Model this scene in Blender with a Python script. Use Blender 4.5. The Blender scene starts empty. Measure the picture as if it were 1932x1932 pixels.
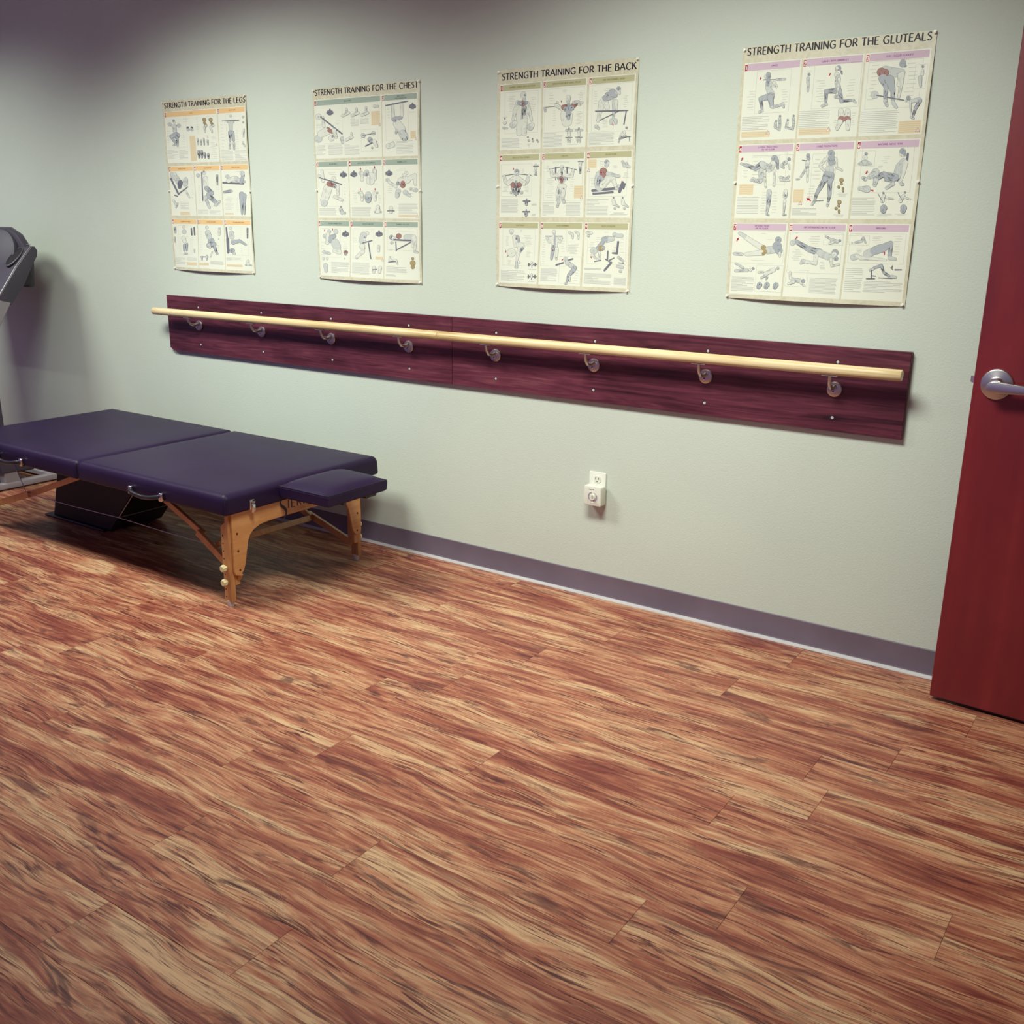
import bpy, bmesh, math, random
from mathutils import Vector, Matrix
random.seed(7)
S = bpy.context.scene
COL = S.collection
PI = math.pi

# ------------------------------------------------------------------ camera
FPX = 1885.65
CAM = Vector((3.677987, -3.403741, 1.470014))
CR = Vector((0.824295, 0.565998, 0.013554))
CU = Vector((-0.166593, 0.219599, 0.961261))
CF = Vector((-0.541096, 0.794621, -0.275306))
cd = bpy.data.cameras.new('camera'); cam = bpy.data.objects.new('camera', cd); COL.objects.link(cam)
m = Matrix.Identity(4)
for i in range(3):
    m[i][0] = CR[i]; m[i][1] = CU[i]; m[i][2] = -CF[i]; m[i][3] = CAM[i]
cam.matrix_world = m
cd.sensor_width = 36.0; cd.sensor_fit = 'HORIZONTAL'; cd.lens = FPX / 1932 * 36
cd.clip_start = .05; cd.clip_end = 60
S.camera = cam

# ------------------------------------------------------------------ light
w = bpy.data.worlds.new('world'); S.world = w; w.use_nodes = True
bg = w.node_tree.nodes['Background']
bg.inputs[0].default_value = (0.43, 0.325, 0.70, 1); bg.inputs[1].default_value = 0.34

def troffer(name, x, y, watts, sx=1.0, sy=.45, spread=120, tilt=22, col=(.94, 1.0, .90)):
    l = bpy.data.lights.new(name, 'AREA'); l.shape = 'RECTANGLE'; l.size = sx; l.size_y = sy
    l.energy = watts; l.color = col; l.spread = math.radians(spread)
    o = bpy.data.objects.new(name, l); COL.objects.link(o); o.location = (x, y, 2.63); o.rotation_euler = (math.radians(tilt), 0, 0)      # wall-washing fixture, turned to the wall
    return o
for lx, en in ((-2.4, 16), (-.05, 29), (2.2, 28)):
    troffer('ceiling_lamp', lx, -1.50, en)

S.view_settings.view_transform = 'Standard'
S.view_settings.look = 'None'
S.view_settings.gamma = 1
S.view_settings.use_curve_mapping = False
S.view_settings.exposure = 0.35

# ------------------------------------------------------------------ materials
MATS = {}
def node_mat(name):
    mt = bpy.data.materials.new(name); mt.use_nodes = True
    nt = mt.node_tree; return mt, nt, nt.nodes['Principled BSDF']
def pm(name, col, rough=.5, metal=0.0, spec=.5, var=0.0, vscale=(8, 8, 8), bump=0.0, bscale=60, coat=0.0):
    if name in MATS: return MATS[name]
    mt, nt, b = node_mat(name)
    b.inputs['Base Color'].default_value = (*col, 1)
    b.inputs['Roughness'].default_value = rough
    b.inputs['Metallic'].default_value = metal
    b.inputs['Specular IOR Level'].default_value = spec
    b.inputs['Coat Weight'].default_value = coat
    if var or bump:
        tc = nt.nodes.new('ShaderNodeTexCoord')
    if var:
        mp = nt.nodes.new('ShaderNodeMapping'); mp.inputs['Scale'].default_value = vscale
        nz = nt.nodes.new('ShaderNodeTexNoise'); nz.inputs['Scale'].default_value = 1; nz.inputs['Detail'].default_value = 4
        rp = nt.nodes.new('ShaderNodeValToRGB')
        rp.color_ramp.elements[0].position = .3; rp.color_ramp.elements[1].position = .7
        rp.color_ramp.elements[0].color = (*[c * (1 - var) for c in col], 1)
        rp.color_ramp.elements[1].color = (*[min(1, c * (1 + var)) for c in col], 1)
        nt.links.new(tc.outputs['Object'], mp.inputs[0]); nt.links.new(mp.outputs[0], nz.inputs['Vector'])
        nt.links.new(nz.outputs['Fac'], rp.inputs[0]); nt.links.new(rp.outputs[0], b.inputs['Base Color'])
    if bump:
        n2 = nt.nodes.new('ShaderNodeTexNoise'); n2.inputs['Scale'].default_value = bscale; n2.inputs['Detail'].default_value = 3
        bp = nt.nodes.new('ShaderNodeBump'); bp.inputs['Strength'].default_value = bump; bp.inputs['Distance'].default_value = .002
        nt.links.new(tc.outputs['Object'], n2.inputs['Vector']); nt.links.new(n2.outputs['Fac'], bp.inputs['Height'])
        nt.links.new(bp.outputs[0], b.inputs['Normal'])
    MATS[name] = mt
    return mt
def wood(name, stops, stretch, rough=.4, fine=.25, dist=1.2, rnd=False, bump=.1, coat=0.0, blotch=(1.6, 5, 5)):
    """streaky wood: stretch = scale per axis of the main grain noise"""
    mt, nt, b = node_mat(name); N = nt.nodes; K = nt.links.new
    tc = N.new('ShaderNodeTexCoord'); vec = tc.outputs['Object']
    if rnd:
        oi = N.new('ShaderNodeObjectInfo'); mu = N.new('ShaderNodeMath'); mu.operation = 'MULTIPLY'; mu.inputs[1].default_value = 57.3
        ad = N.new('ShaderNodeVectorMath'); ad.operation = 'ADD'
        K(oi.outputs['Random'], mu.inputs[0]); K(vec, ad.inputs[0]); K(mu.outputs[0], ad.inputs[1]); vec = ad.outputs[0]
    def noise(sc, detail, distort, rough_=.55):
        mp = N.new('ShaderNodeMapping'); mp.inputs['Scale'].default_value = sc
        nz = N.new('ShaderNodeTexNoise'); nz.inputs['Scale'].default_value = 1; nz.inputs['Detail'].default_value = detail
        nz.inputs['Distortion'].default_value = distort; nz.inputs['Roughness'].default_value = rough_
        K(vec, mp.inputs[0]); K(mp.outputs[0], nz.inputs['Vector']); return nz.outputs['Fac']
    a = noise(stretch, 5, dist); c = noise(tuple(s * f for s, f in zip(stretch, (1.7, 4.5, 4.5))), 4, .6, .7); d = noise(blotch, 3, .8)
    m1 = N.new('ShaderNodeMix'); m1.data_type = 'FLOAT'; m1.inputs[0].default_value = fine; K(a, m1.inputs[2]); K(c, m1.inputs[3])
    m2 = N.new('ShaderNodeMix'); m2.data_type = 'FLOAT'; m2.inputs[0].default_value = .38; K(m1.outputs[0], m2.inputs[2]); K(d, m2.inputs[3])
    rp = N.new('ShaderNodeValToRGB'); cr = rp.color_ramp
    cr.elements[0].position = stops[0][0]; cr.elements[0].color = (*stops[0][1], 1)
    cr.elements[1].position = stops[-1][0]; cr.elements[1].color = (*stops[-1][1], 1)
    for p_, c_ in stops[1:-1]:
        e = cr.elements.new(p_); e.color = (*c_, 1)
    K(m2.outputs[0], rp.inputs[0]); K(rp.outputs[0], b.inputs['Base Color'])
    b.inputs['Roughness'].default_value = rough; b.inputs['Coat Weight'].default_value = coat; b.inputs['Coat Roughness'].default_value = .25
    if bump:
        bp = N.new('ShaderNodeBump'); bp.inputs['Strength'].default_value = bump; bp.inputs['Distance'].default_value = .001
        K(c, bp.inputs['Height']); K(bp.outputs[0], b.inputs['Normal'])
    MATS[name] = mt
    return mt

M_WALL = pm('wall_paint', (.580, .635, .550), .75, var=.03, vscale=(1.5, 1.5, 1.5), bump=.35, bscale=170)
M_CEIL = pm('ceiling_tile', (.7, .7, .68), .9, var=.06, vscale=(60, 60, 60))
M_BASE = pm('cove_base_vinyl', (.155, .120, .155), .42, var=.10, vscale=(5, 5, 5))
M_TOE_GLINT = pm('cove_toe_glint', (.52, .50, .50), .35, var=.08, vscale=(6, 6, 6))  # paler than the base: highlight painted on the toe curve
def plank_mat():
    mt, nt, b = node_mat('vinyl_plank'); N = nt.nodes; K = nt.links.new
    tc = N.new('ShaderNodeTexCoord'); oi = N.new('ShaderNodeObjectInfo')
    mu = N.new('ShaderNodeMath'); mu.operation = 'MULTIPLY'; mu.inputs[1].default_value = 61.7
    ad = N.new('ShaderNodeVectorMath'); ad.operation = 'ADD'
    K(oi.outputs['Random'], mu.inputs[0]); K(tc.outputs['Object'], ad.inputs[0]); K(mu.outputs[0], ad.inputs[1])
    def noise(vec, sc, detail=3, distort=0, rg=.55):
        mp = N.new('ShaderNodeMapping'); mp.inputs['Scale'].default_value = sc
        nz = N.new('ShaderNodeTexNoise'); nz.inputs['Scale'].default_value = 1; nz.inputs['Detail'].default_value = detail
        nz.inputs['Distortion'].default_value = distort; nz.inputs['Roughness'].default_value = rg
        K(vec, mp.inputs[0]); K(mp.outputs[0], nz.inputs['Vector']); return nz
    def ramp(fac, stops):
        rp = N.new('ShaderNodeValToRGB'); cr = rp.color_ramp
        cr.elements[0].position, cr.elements[0].color = stops[0][0], (*stops[0][1], 1)
        cr.elements[1].position, cr.elements[1].color = stops[-1][0], (*stops[-1][1], 1)
        for p_, c_ in stops[1:-1]: cr.elements.new(p_).color = (*c_, 1)
        K(fac, rp.inputs[0]); return rp.outputs[0]
    def math_(op, a_, b_):
        n = N.new('ShaderNodeMath'); n.operation = op
        for i, q in enumerate((a_, b_)):
            if isinstance(q, (int, float)): n.inputs[i].default_value = q
            else: K(q, n.inputs[i])
        return n.outputs[0]
    def mix(f, a_, b_):
        n = N.new('ShaderNodeMix'); n.data_type = 'RGBA'; K(f, n.inputs[0])
        for i, q in ((6, a_), (7, b_)):
            if isinstance(q, tuple): n.inputs[i].default_value = (*q, 1)
            else: K(q, n.inputs[i])
        return n.outputs[2]
    # wavy grain: bend the coordinates a little across the plank
    wv = noise(ad.outputs[0], (2.0, 5, 1), 2)
    sb = N.new('ShaderNodeVectorMath'); sb.operation = 'SUBTRACT'; sb.inputs[1].default_value = (.5, .5, .5); K(wv.outputs['Color'], sb.inputs[0])
    sc = N.new('ShaderNodeVectorMath'); sc.operation = 'MULTIPLY'; sc.inputs[1].default_value = (.12, .075, 0); K(sb.outputs[0], sc.inputs[0])
    a2 = N.new('ShaderNodeVectorMath'); a2.operation = 'ADD'; K(ad.outputs[0], a2.inputs[0]); K(sc.outputs[0], a2.inputs[1])
    V = a2.outputs[0]
    tm_ = N.new('ShaderNodeMix'); tm_.data_type = 'FLOAT'; tm_.inputs[0].default_value = .42
    K(noise(V, (1.7, 11, 1), 4, 1.0, .62).outputs['Fac'], tm_.inputs[2]); K(noise(V, (4.5, 62, 1), 4, .8, .68).outputs['Fac'], tm_.inputs[3]); tone = tm_.outputs[0]
    base = ramp(tone, [(.37, (.20, .042, .032)), (.455, (.34, .103, .060)), (.52, (.50, .220, .120)), (.60, (.64, .395, .220))])
    patch = ramp(noise(V, (3.0, 16, 1), 4, .9).outputs['Fac'], [(.40, (1, 1, 1)), (.56, (0, 0, 0))])
    st = ramp(noise(V, (7, 150, 1), 4, .7, .62).outputs['Fac'], [(.50, (0, 0, 0)), (.60, (1, 1, 1))])
    st2 = ramp(noise(V, (9, 260, 1), 3, .2, .6).outputs['Fac'], [(.46, (0, 0, 0)), (.66, (1, 1, 1))])
    m1 = mix(math_('MULTIPLY', st, math_('ADD', math_('MULTIPLY', patch, .50), .48)), base, (.095, .019, .018))
    m2 = mix(math_('MULTIPLY', st2, .30), m1, (.12, .035, .028))
    dark = ramp(noise(V, (2.6, 13, 1), 4, 1.4, .65).outputs['Fac'], [(.33, (1, 1, 1)), (.43, (0, 0, 0))])
    m3 = mix(math_('MULTIPLY', dark, .72), m2, (.075, .018, .020))
    K(m3, b.inputs['Base Color'])
    b.inputs['Roughness'].default_value = .40; b.inputs['Specular IOR Level'].default_value = .30
    bp = N.new('ShaderNodeBump'); bp.inputs['Strength'].default_value = .12; bp.inputs['Distance'].default_value = .001
    K(st, bp.inputs['Height']); K(bp.outputs[0], b.inputs['Normal'])
    MATS['vinyl_plank'] = mt
    return mt
M_PLANK = plank_mat()
M_SUB = pm('subfloor', (.06, .035, .03), .8)
M_BOARD = wood('stained_board', [(.35, (.022, .004, .009)), (.46, (.075, .014, .025)), (.56, (.130, .028, .046)), (.68, (.23, .070, .080))], (1.6, 30, 30), rough=.38, fine=.35, dist=3.0, blotch=(2.0, 7, 7), rnd=True)
M_DOWEL = wood('pale_dowel', [(.40, (.42, .26, .10)), (.46, (.64, .46, .22)), (.55, (.76, .61, .36))], (.5, 150, 150), rough=.42, fine=.1, dist=.8)
M_BEECH = wood('beech', [(.3, (.33, .13, .045)), (.5, (.50, .235, .085)), (.7, (.62, .33, .13))], (30, 30, 3.0), rough=.38, fine=.25, dist=.6, coat=.2)
M_PLY = wood('beech_plywood', [(.3, (.42, .17, .055)), (.5, (.56, .26, .09)), (.7, (.66, .35, .14))], (3, 4.0, 55), rough=.36, fine=.3, dist=.5, coat=.2)
M_DOOR = wood('cherry_door', [(.3, (.120, .008, .014)), (.5, (.180, .0125, .017)), (.7, (.25, .022, .021))], (9, 9, 1.1), rough=.42, fine=.3, dist=.6, coat=.15, blotch=(4, 4, 1.2))
M_LEATHER = pm('black_vinyl', (.019, .009, .036), .44, spec=.17, var=.12, vscale=(4, 4, 4), bump=.12, bscale=420)
M_PIPING = pm('pad_stitching', (.010, .008, .016), .5)
M_CHROME = pm('chrome', (.66, .63, .62), .16, 1.0)
M_NICKEL = pm('satin_nickel', (.66, .60, .57), .36, 1.0, bump=.05, bscale=300)
M_STEEL = pm('brushed_steel', (.60, .58, .57), .30, 1.0, bump=.06, bscale=400)
M_BRASS = pm('bronze_screw', (.22, .09, .04), .35, 1.0)
M_GRIP = pm('black_grip', (.012, .009, .014), .35)
M_CREAM = pm('cream_plastic', (.68, .58, .32), .35)
M_RUB = pm('white_rubber', (.62, .56, .52), .55)
M_DARK = pm('dark_hole', (.010, .006, .010), .8)
M_CABLE = pm('steel_cable', (.32, .27, .33), .4, .7)
M_WHITEPL = pm('white_plastic', (.80, .80, .70), .35)
M_WHITE2 = pm('timer_plastic', (.72, .72, .62), .38)
M_DIALG = pm('dial_grey', (.27, .22, .27), .5)
M_DIALL = pm('dial_light', (.55, .52, .50), .5)
M_TREAD = pm('treadmill_charcoal', (.060, .050, .072), .48, var=.1, vscale=(9, 9, 9))
M_TREADL = pm('treadmill_grey', (.29, .26, .28), .42, var=.05, vscale=(9, 9, 9))
M_POD = pm('treadmill_pod', (.075, .068, .092), .6, var=.05, vscale=(9, 9, 9))
M_TREADF = pm('treadmill_frame', (.34, .30, .33), .40, var=.05, vscale=(9, 9, 9))
M_TREADD = pm('treadmill_black', (.016, .011, .018), .45)
M_BOX = pm('black_box', (.006, .003, .006), .6)
M_LINEP = pm('silver_trim', (.50, .48, .50), .3, .8)
M_SCREW = pm('screw_head', (.86, .84, .80), .32, .55)
M_PIN = pm('clear_pin', (.84, .84, .76), .22, spec=.6)

# ------------------------------------------------------------------ geometry helpers
class MB:
    def __init__(s): s.v = []; s.f = []; s.m = []
    def add(s, vs, fs, mi=0):
        o = len(s.v); s.v += [tuple(v) for v in vs]
        for f in fs: s.f.append(tuple(i + o for i in f)); s.m.append(mi)
        return s
    def bm(s, b, mi=0):
        b.verts.ensure_lookup_table(); b.verts.index_update()
        s.add([v.co[:] for v in b.verts], [[v.index for v in f.verts] for f in b.faces], mi); b.free(); return s
    def box(s, lo, hi, bev=0.0, seg=2, mi=0):
        b = bmesh.new(); bmesh.ops.create_cube(b, size=1)
        c = [(lo[i] + hi[i]) / 2 for i in range(3)]; d = [hi[i] - lo[i] for i in range(3)]
        for v in b.verts: v.co = Vector((c[0] + v.co.x * d[0], c[1] + v.co.y * d[1], c[2] + v.co.z * d[2]))
        if bev: bmesh.ops.bevel(b, geom=b.edges[:], offset=bev, segments=seg, profile=.5, affect='EDGES')
        return s.bm(b, mi)
    def prism(s, poly, axis, a, b_, bev=0.0, mi=0, seg=1):
        """polygon in the two other axes (x:(y,z)  y:(x,z)  z:(x,y)) extruded from a to b_ along axis"""
        def P(q, t):
            return {'x': (t, q[0], q[1]), 'y': (q[0], t, q[1]), 'z': (q[0], q[1], t)}[axis]
        bm_ = bmesh.new()
        A = [bm_.verts.new(P(q, a)) for q in poly]; B = [bm_.verts.new(P(q, b_)) for q in poly]
        n = len(poly)
        bm_.faces.new(A); bm_.faces.new(list(reversed(B)))
        for i in range(n): bm_.faces.new((A[i], B[i], B[(i + 1) % n], A[(i + 1) % n]))
        bmesh.ops.recalc_face_normals(bm_, faces=bm_.faces[:])
        if bev:
            ca = [e for e in bm_.edges if (e.verts[0] in A) == (e.verts[1] in A)]
            bmesh.ops.bevel(bm_, geom=ca, offset=bev, segments=seg, profile=.5, affect='EDGES')
        return s.bm(bm_, mi)
    def tube(s, pts, r, n=10, mi=0, caps=True):
        pts = [Vector(p) for p in pts]; rs = r if isinstance(r, (list, tuple)) else [r] * len(pts)
        vs = []; fs = []; up = None
        for i, p in enumerate(pts):
            t = (pts[min(i + 1, len(pts) - 1)] - pts[max(i - 1, 0)]).normalized()
            if up is None:
                up = Vector((0, 0, 1)) if abs(t.z) < .9 else Vector((1, 0, 0))
            up = (up - t * up.dot(t)).normalized(); sd = t.cross(up)
            for k in range(n):
                a = 2 * PI * k / n; vs.append(p + (up * math.sin(a) + sd * math.cos(a)) * rs[i])
        for i in range(len(pts) - 1):
            for k in range(n):
                fs.append((i * n + k, i * n + (k + 1) % n, (i + 1) * n + (k + 1) % n, (i + 1) * n + k))
        if caps:
            fs.append(tuple(reversed(range(n)))); fs.append(tuple((len(pts) - 1) * n + k for k in range(n)))
        return s.add(vs, fs, mi)
    def lathe(s, prof, c, axis, n=24, mi=0):
        """prof: (radius, height along axis); axis: Vector"""
        ax = Vector(axis).normalized(); u = ax.orthogonal().normalized(); v = ax.cross(u); c = Vector(c)
        vs = []; fs = []
        for r, h in prof:
            for k in range(n):
                a = 2 * PI * k / n; vs.append(c + ax * h + (u * math.cos(a) + v * math.sin(a)) * max(r, 1e-5))
        for i in range(len(prof) - 1):
            for k in range(n): fs.append((i * n + k, i * n + (k + 1) % n, (i + 1) * n + (k + 1) % n, (i + 1) * n + k))
        fs.append(tuple(reversed(range(n)))); fs.append(tuple((len(prof) - 1) * n + k for k in range(n)))
        return s.add(vs, fs, mi)
    def beam(s, a, b, w_, t_, side, mi=0, bev=.002):
        """rectangular bar from a to b; side = direction of the width w_"""
        a = Vector(a); b = Vector(b); d = (b - a).normalized(); sd = Vector(side); sd = (sd - d * sd.dot(d)).normalized(); n = d.cross(sd)
        q = [(-.5, -.5), (.5, -.5), (.5, .5), (-.5, .5)]
        vs = [p + sd * (w_ * x) + n * (t_ * y) for p in (a, b) for x, y in q]
        b_ = bmesh.new(); V = [b_.verts.new(v) for v in vs]
        for f in ((3, 2, 1, 0), (4, 5, 6, 7), (0, 1, 5, 4), (1, 2, 6, 5), (2, 3, 7, 6), (3, 0, 4, 7)): b_.faces.new([V[i] for i in f])
        bmesh.ops.recalc_face_normals(b_, faces=b_.faces[:])
        if bev: bmesh.ops.bevel(b_, geom=b_.edges[:], offset=bev, segments=1, affect='EDGES')
        return s.bm(b_, mi)
    def build(s, name, mats, parent=None, org=None, smooth=None):
        me = bpy.data.meshes.new(name)
        o_ = Vector(org) if org is not None else (Vector(parent['_org']) if parent is not None and '_org' in parent else Vector((0, 0, 0)))
        me.from_pydata([(v[0] - o_.x, v[1] - o_.y, v[2] - o_.z) for v in s.v], [], s.f)
        if not isinstance(mats, (list, tuple)): mats = [mats]
        for m_ in mats: me.materials.append(m_)
        if len(mats) > 1: me.polygons.foreach_set('material_index', s.m)
        if smooth is not None:
            me.polygons.foreach_set('use_smooth', [True] * len(me.polygons)); me.set_sharp_from_angle(angle=math.radians(smooth))
        me.update()
        o = bpy.data.objects.new(name, me); COL.objects.link(o)
        if parent is not None: o.parent = parent
        if org is not None: o.location = o_
        ORG[o.name] = o_
        return o
ORG = {}
def sub(mb, name, mats, parent, smooth=None):
    """child mesh given in world coordinates under a thing or a part"""
    o_ = ORG[parent.name]
    for i, v in enumerate(mb.v): mb.v[i] = (v[0] - o_.x, v[1] - o_.y, v[2] - o_.z)
    o = mb.build(name, mats, None, None, smooth); o.parent = parent
    ORG[o.name] = o_
    return o
def tag(o, label, cat, group=None):
    o['label'] = label; o['category'] = cat
    if group: o['group'] = group
    return o
def thing(name, loc, label, cat, group=None):
    o = bpy.data.objects.new(name, None); COL.objects.link(o); o.location = loc; o.empty_display_size = .1
    ORG[o.name] = Vector(loc)
    return tag(o, label, cat, group)
def solo(mb, name, mats, org, label, cat, group=None, smooth=None):
    return tag(mb.build(name, mats, None, org, smooth), label, cat, group)
def struct(o): o['kind'] = 'structure'; return o

def ray(x, y): return CF + CR * ((x - 966) / FPX) + CU * ((966 - y) / FPX)
def ony(x, y, Y): d = ray(x, y); return CAM + d * ((Y - CAM.y) / d.y)

# ------------------------------------------------------------------ the room
XL, XR, YF, ZC = -4.2, 4.14, -4.85, 2.75
struct(MB().box((XL, 0, -.05), (XR + .12, .12, ZC + .1)).build('wall_back', M_WALL))
struct(MB().box((XR, YF, -.05), (XR + .12, 0, ZC + .1)).build('wall_right', M_WALL))
struct(MB().box((XL, YF, ZC), (XR, 0, ZC + .08)).build('ceiling', M_CEIL))
floor = struct(MB().box((XL, YF, -.06), (XR, 0, -.0045)).build('floor', M_SUB)); ORG[floor.name] = Vector((0, 0, 0))
# planks: 0.177 wide, 1.24 long, running along the wall
PW, PLN, GAP = .177, 1.24, .0003
known = {0: 3.04, 1: 2.84, 2: 3.43, 4: 2.847, 5: 2.205, 8: 1.866, -1: 2.965}
pmesh = {}
def plank_mesh(l, wd):
    key = (round(l, 3), round(wd, 3))
    if key not in pmesh:
        b = MB().box((-l / 2 + GAP, -wd / 2 + GAP, -.0045), (l / 2 - GAP, wd / 2 - GAP, 0))
        me = bpy.data.meshes.new('plank'); 
        # slightly eased upper edges
        v = [list(q) for q in b.v]
        top = [i for i, q in enumerate(v) if q[2] > -.001]
        base = len(v); 
        for i in top: v.append([v[i][0] * (1 - .0007 / (l / 2)), v[i][1] * (1 - .0007 / (wd / 2)), 0.0]); v[i][2] = -.0005
        mp = {i: base + k for k, i in enumerate(top)}
        fs = []
        for f in b.f:
            if all(i in mp for i in f):
                fs.append(tuple(mp[i] for i in f))
                n = len(f)
                for k in range(n): fs.append((f[k], f[(k + 1) % n], mp[f[(k + 1) % n]], mp[f[k]]))
            else: fs.append(f)
        me.from_pydata(v, [], fs); me.materials.append(M_PLANK); me.update(); pmesh[key] = me
    return pmesh[key]
for row in range(-6, 23):
    y1 = -.909 - PW * row; y0 = y1 - PW
    y1 = min(y1, -.001); y0 = max(y0, YF)
    if y1 - y0 < .02: continue
    jx = known.get(row, random.uniform(0, PLN)); x = jx - PLN * math.ceil((jx - XL) / PLN)
    while x < XR:
        a, b = max(x, XL), min(x + PLN, XR)
        if b - a > .03:
            o = bpy.data.objects.new('plank', plank_mesh(b - a, y1 - y0)); COL.objects.link(o); o.parent = floor
            o.location = ((a + b) / 2, (y0 + y1) / 2, 0)
        x += PLN
# cove base with its toe
prof = [(0, 0), (-.0145, 0), (-.0150, .002), (-.0120, .0075), (-.0075, .0130), (-.0045, .020), (-.0040, .1005), (-.0025, .1030), (0, .1030)]
bb = MB(); n = len(prof)
bb.add([(x, y, z) for x in (XL, XR - .0) for y, z in prof], [(i, i + 1, n + i + 1, n + i) for i in range(n - 1)])
for k, f in enumerate(bb.f): bb.m[k] = 1 if k in (1, 2, 3) else 0
base = struct(bb.build('baseboard_back', [M_BASE, M_TOE_GLINT], smooth=25)); ORG[base.name] = Vector((0, 0, 0))

# ------------------------------------------------------------------ door, opened back against the wall
DA = math.atan2(-.018, .284)                     # the leaf stands almost parallel to the wall
D0 = Vector((3.134, -.166, 0)); DX = Vector((math.cos(DA), math.sin(DA), 0)); DY = Vector((-math.sin(DA), math.cos(DA), 0))
def dpt(u, v, z): return D0 + DX * u + DY * v + Vector((0, 0, z))     # v>0 towards the wall
door = bpy.data.objects.new('door_1', None); COL.objects.link(door); door.location = D0; ORG['door_1'] = D0; door['kind'] = 'structure'
def dmb(mb):
    mb.v = [tuple(dpt(*v)) for v in mb.v]; return mb
leaf = sub(dmb(MB().box((0, 0, .013), (.915, .045, 2.13), .002, 1)), 'leaf', M_DOOR, door)
sub(dmb(MB().box((.08, .012, .004), (.90, .033, .0128), .001, 1)), 'gap_shade', M_TREADD, door)  # black strip stands in for the shade in the gap under the leaf
lev = MB().lathe([(.046, 0), (.046, .004), (.044, .008), (.0405, .0095), (.024, .011), (.022, .012), (.0215, .030), (.019, .034), (.0, .034)], (.066, 0, 1.040), (0, -1, 0), 40)
rose = sub(dmb(lev), 'handle_rose', M_STEEL, door, 35)
lv = MB().prism([(-.020, -.007), (-.016, -.015), (-.006, -.018), (.125, -.0125), (.128, -.008), (.128, .006), (.124, .0095), (0, .017), (-.012, .014), (-.019, .006)], 'y', -.034, -.050, .003, seg=2)
lv.v = [(x + .066, y, z + 1.036) for x, y, z in lv.v]
lev_o = sub(dmb(lv), 'lever', M_STEEL, door, 35)
lt = MB().prism([(0, -.011), (-.012, -.006), (-.012, .011), (0, .011)], 'y', .014, .030)
lt.v = [(x, y, z + 1.045) for x, y, z in lt.v]
sub(dmb(lt), 'latch_bolt', M_NICKEL, door)
sub(dmb(MB().box((-.0012, .008, .985), (.001, .038, 1.105))), 'latch_plate', M_NICKEL, door)

# ------------------------------------------------------------------ backing boards
BZ0, BZ1, BT = .8107, 1.0974, .020
BRX = [-.5859 + .46699 * k for k in range(8)]
def screw(x, z, par):
    s = sub(MB().lathe([(.0074, 0), (.0074, .0002), (.0, .0002)], (x, -BT - .0001, z), (0, -1, 0), 14), 'screw_hole', M_DARK, par)
    return sub(MB().lathe([(.0052, 0), (.0050, .0004), (.0030, .0007), (.0, .0008)], (x + .001, -BT - .0003, z - .0005), (0, -1, 0), 12), 'screw', M_SCREW, par, 40)
def backing(x0, x1, label, clip):
    poly = [(x0, BZ0 + (.015 if clip else 0)), (x0 + .028, BZ0), (x1, BZ0), (x1, BZ1), (x0, BZ1)] if clip else [(x0, BZ0), (x1, BZ0), (x1, BZ1), (x0, BZ1)]
    b = solo(MB().prism(poly, 'y', -BT, -.0005, .0015), 'backing_board', M_BOARD, ((x0 + x1) / 2, 0, BZ0), label, 'board', 'dark stained boards behind the handrail')
    for x in BRX:
        if x0 < x < x1: screw(x, 1.0468, b); screw(x, .8583, b)
    return b
backing(-.8366, 1.0530, 'dark red-brown stained board behind the far half of the handrail, nearer the treadmill', True)
backing(1.0545, 2.916, 'dark red-brown stained board behind the near half of the handrail, nearer the door', False)

# ------------------------------------------------------------------ handrail on eight brackets
RY, RR = -.090, .0185
def rz(x): return 1.0185 + (x + .856) * .0030
hr = thing('handrail', (1.03, 0, .95), 'long pale round wooden handrail on silver brackets in front of the dark boards', 'handrail')
for a, b in ((-.856, 1.0372), (1.0386, 2.911)):
    pts = []; rr = []
    N_ = 24
    for i in range(N_ + 1):
        x = a + (b - a) * i / N_; pts.append((x, RY, rz(x))); rr.append(RR)
    pts = [(a, RY, rz(a))] + [(a + .002, RY, rz(a))] + pts[1:-1] + [(b - .002, RY, rz(b)), (b, RY, rz(b))]
    rr = [RR - .0015] + [RR] * (len(pts) - 2) + [RR - .0015]
    sub(MB().tube(pts, rr, 24), 'rail', M_DOWEL, hr, 40)
for k, x in enumerate(BRX):
    zc = .9548; zr = rz(x) - RR
    r_ = MB().lathe([(.0265, 0), (.0265, .003), (.0245, .0062), (.0205, .0078), (.0120, .0086), (.0, .0088)], (x, -BT - .0012, zc), (0, -1, 0), 28)
    br = sub(r_, 'bracket', M_NICKEL, hr, 30)
    xa = x
    arm = [(xa, -BT - .008, zc + .010), (xa, -BT - .030, zc + .005), (xa, -BT - .052, zc + .010), (xa, RY + .004, zc + .026), (xa, RY, zr - .003)]
    sub(MB().tube(arm, [.0085, .0075, .0068, .0062, .0058], 12), 'arm', M_NICKEL, br, 60)
    sub(MB().box((xa - .027, RY - .008, zr - .0035), (xa + .027, RY + .008, zr + .0005), .001, 1), 'saddle', M_NICKEL, br)
    sub(MB().lathe([(.0072, 0), (.0070, .0015), (.0052, .002), (.0050, .0012), (.0, .0012)], (x - .002, -BT - .0098, zc - .006), (0, -1, 0), 14), 'bracket_screw', M_CHROME, br, 30)
    sub(MB().lathe([(.0026, 0), (.0026, .0016), (.0, .0016)], (x - .002, -BT - .0104, zc - .006), (0, -1, 0), 8), 'screw_recess', M_DARK, br)

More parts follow.
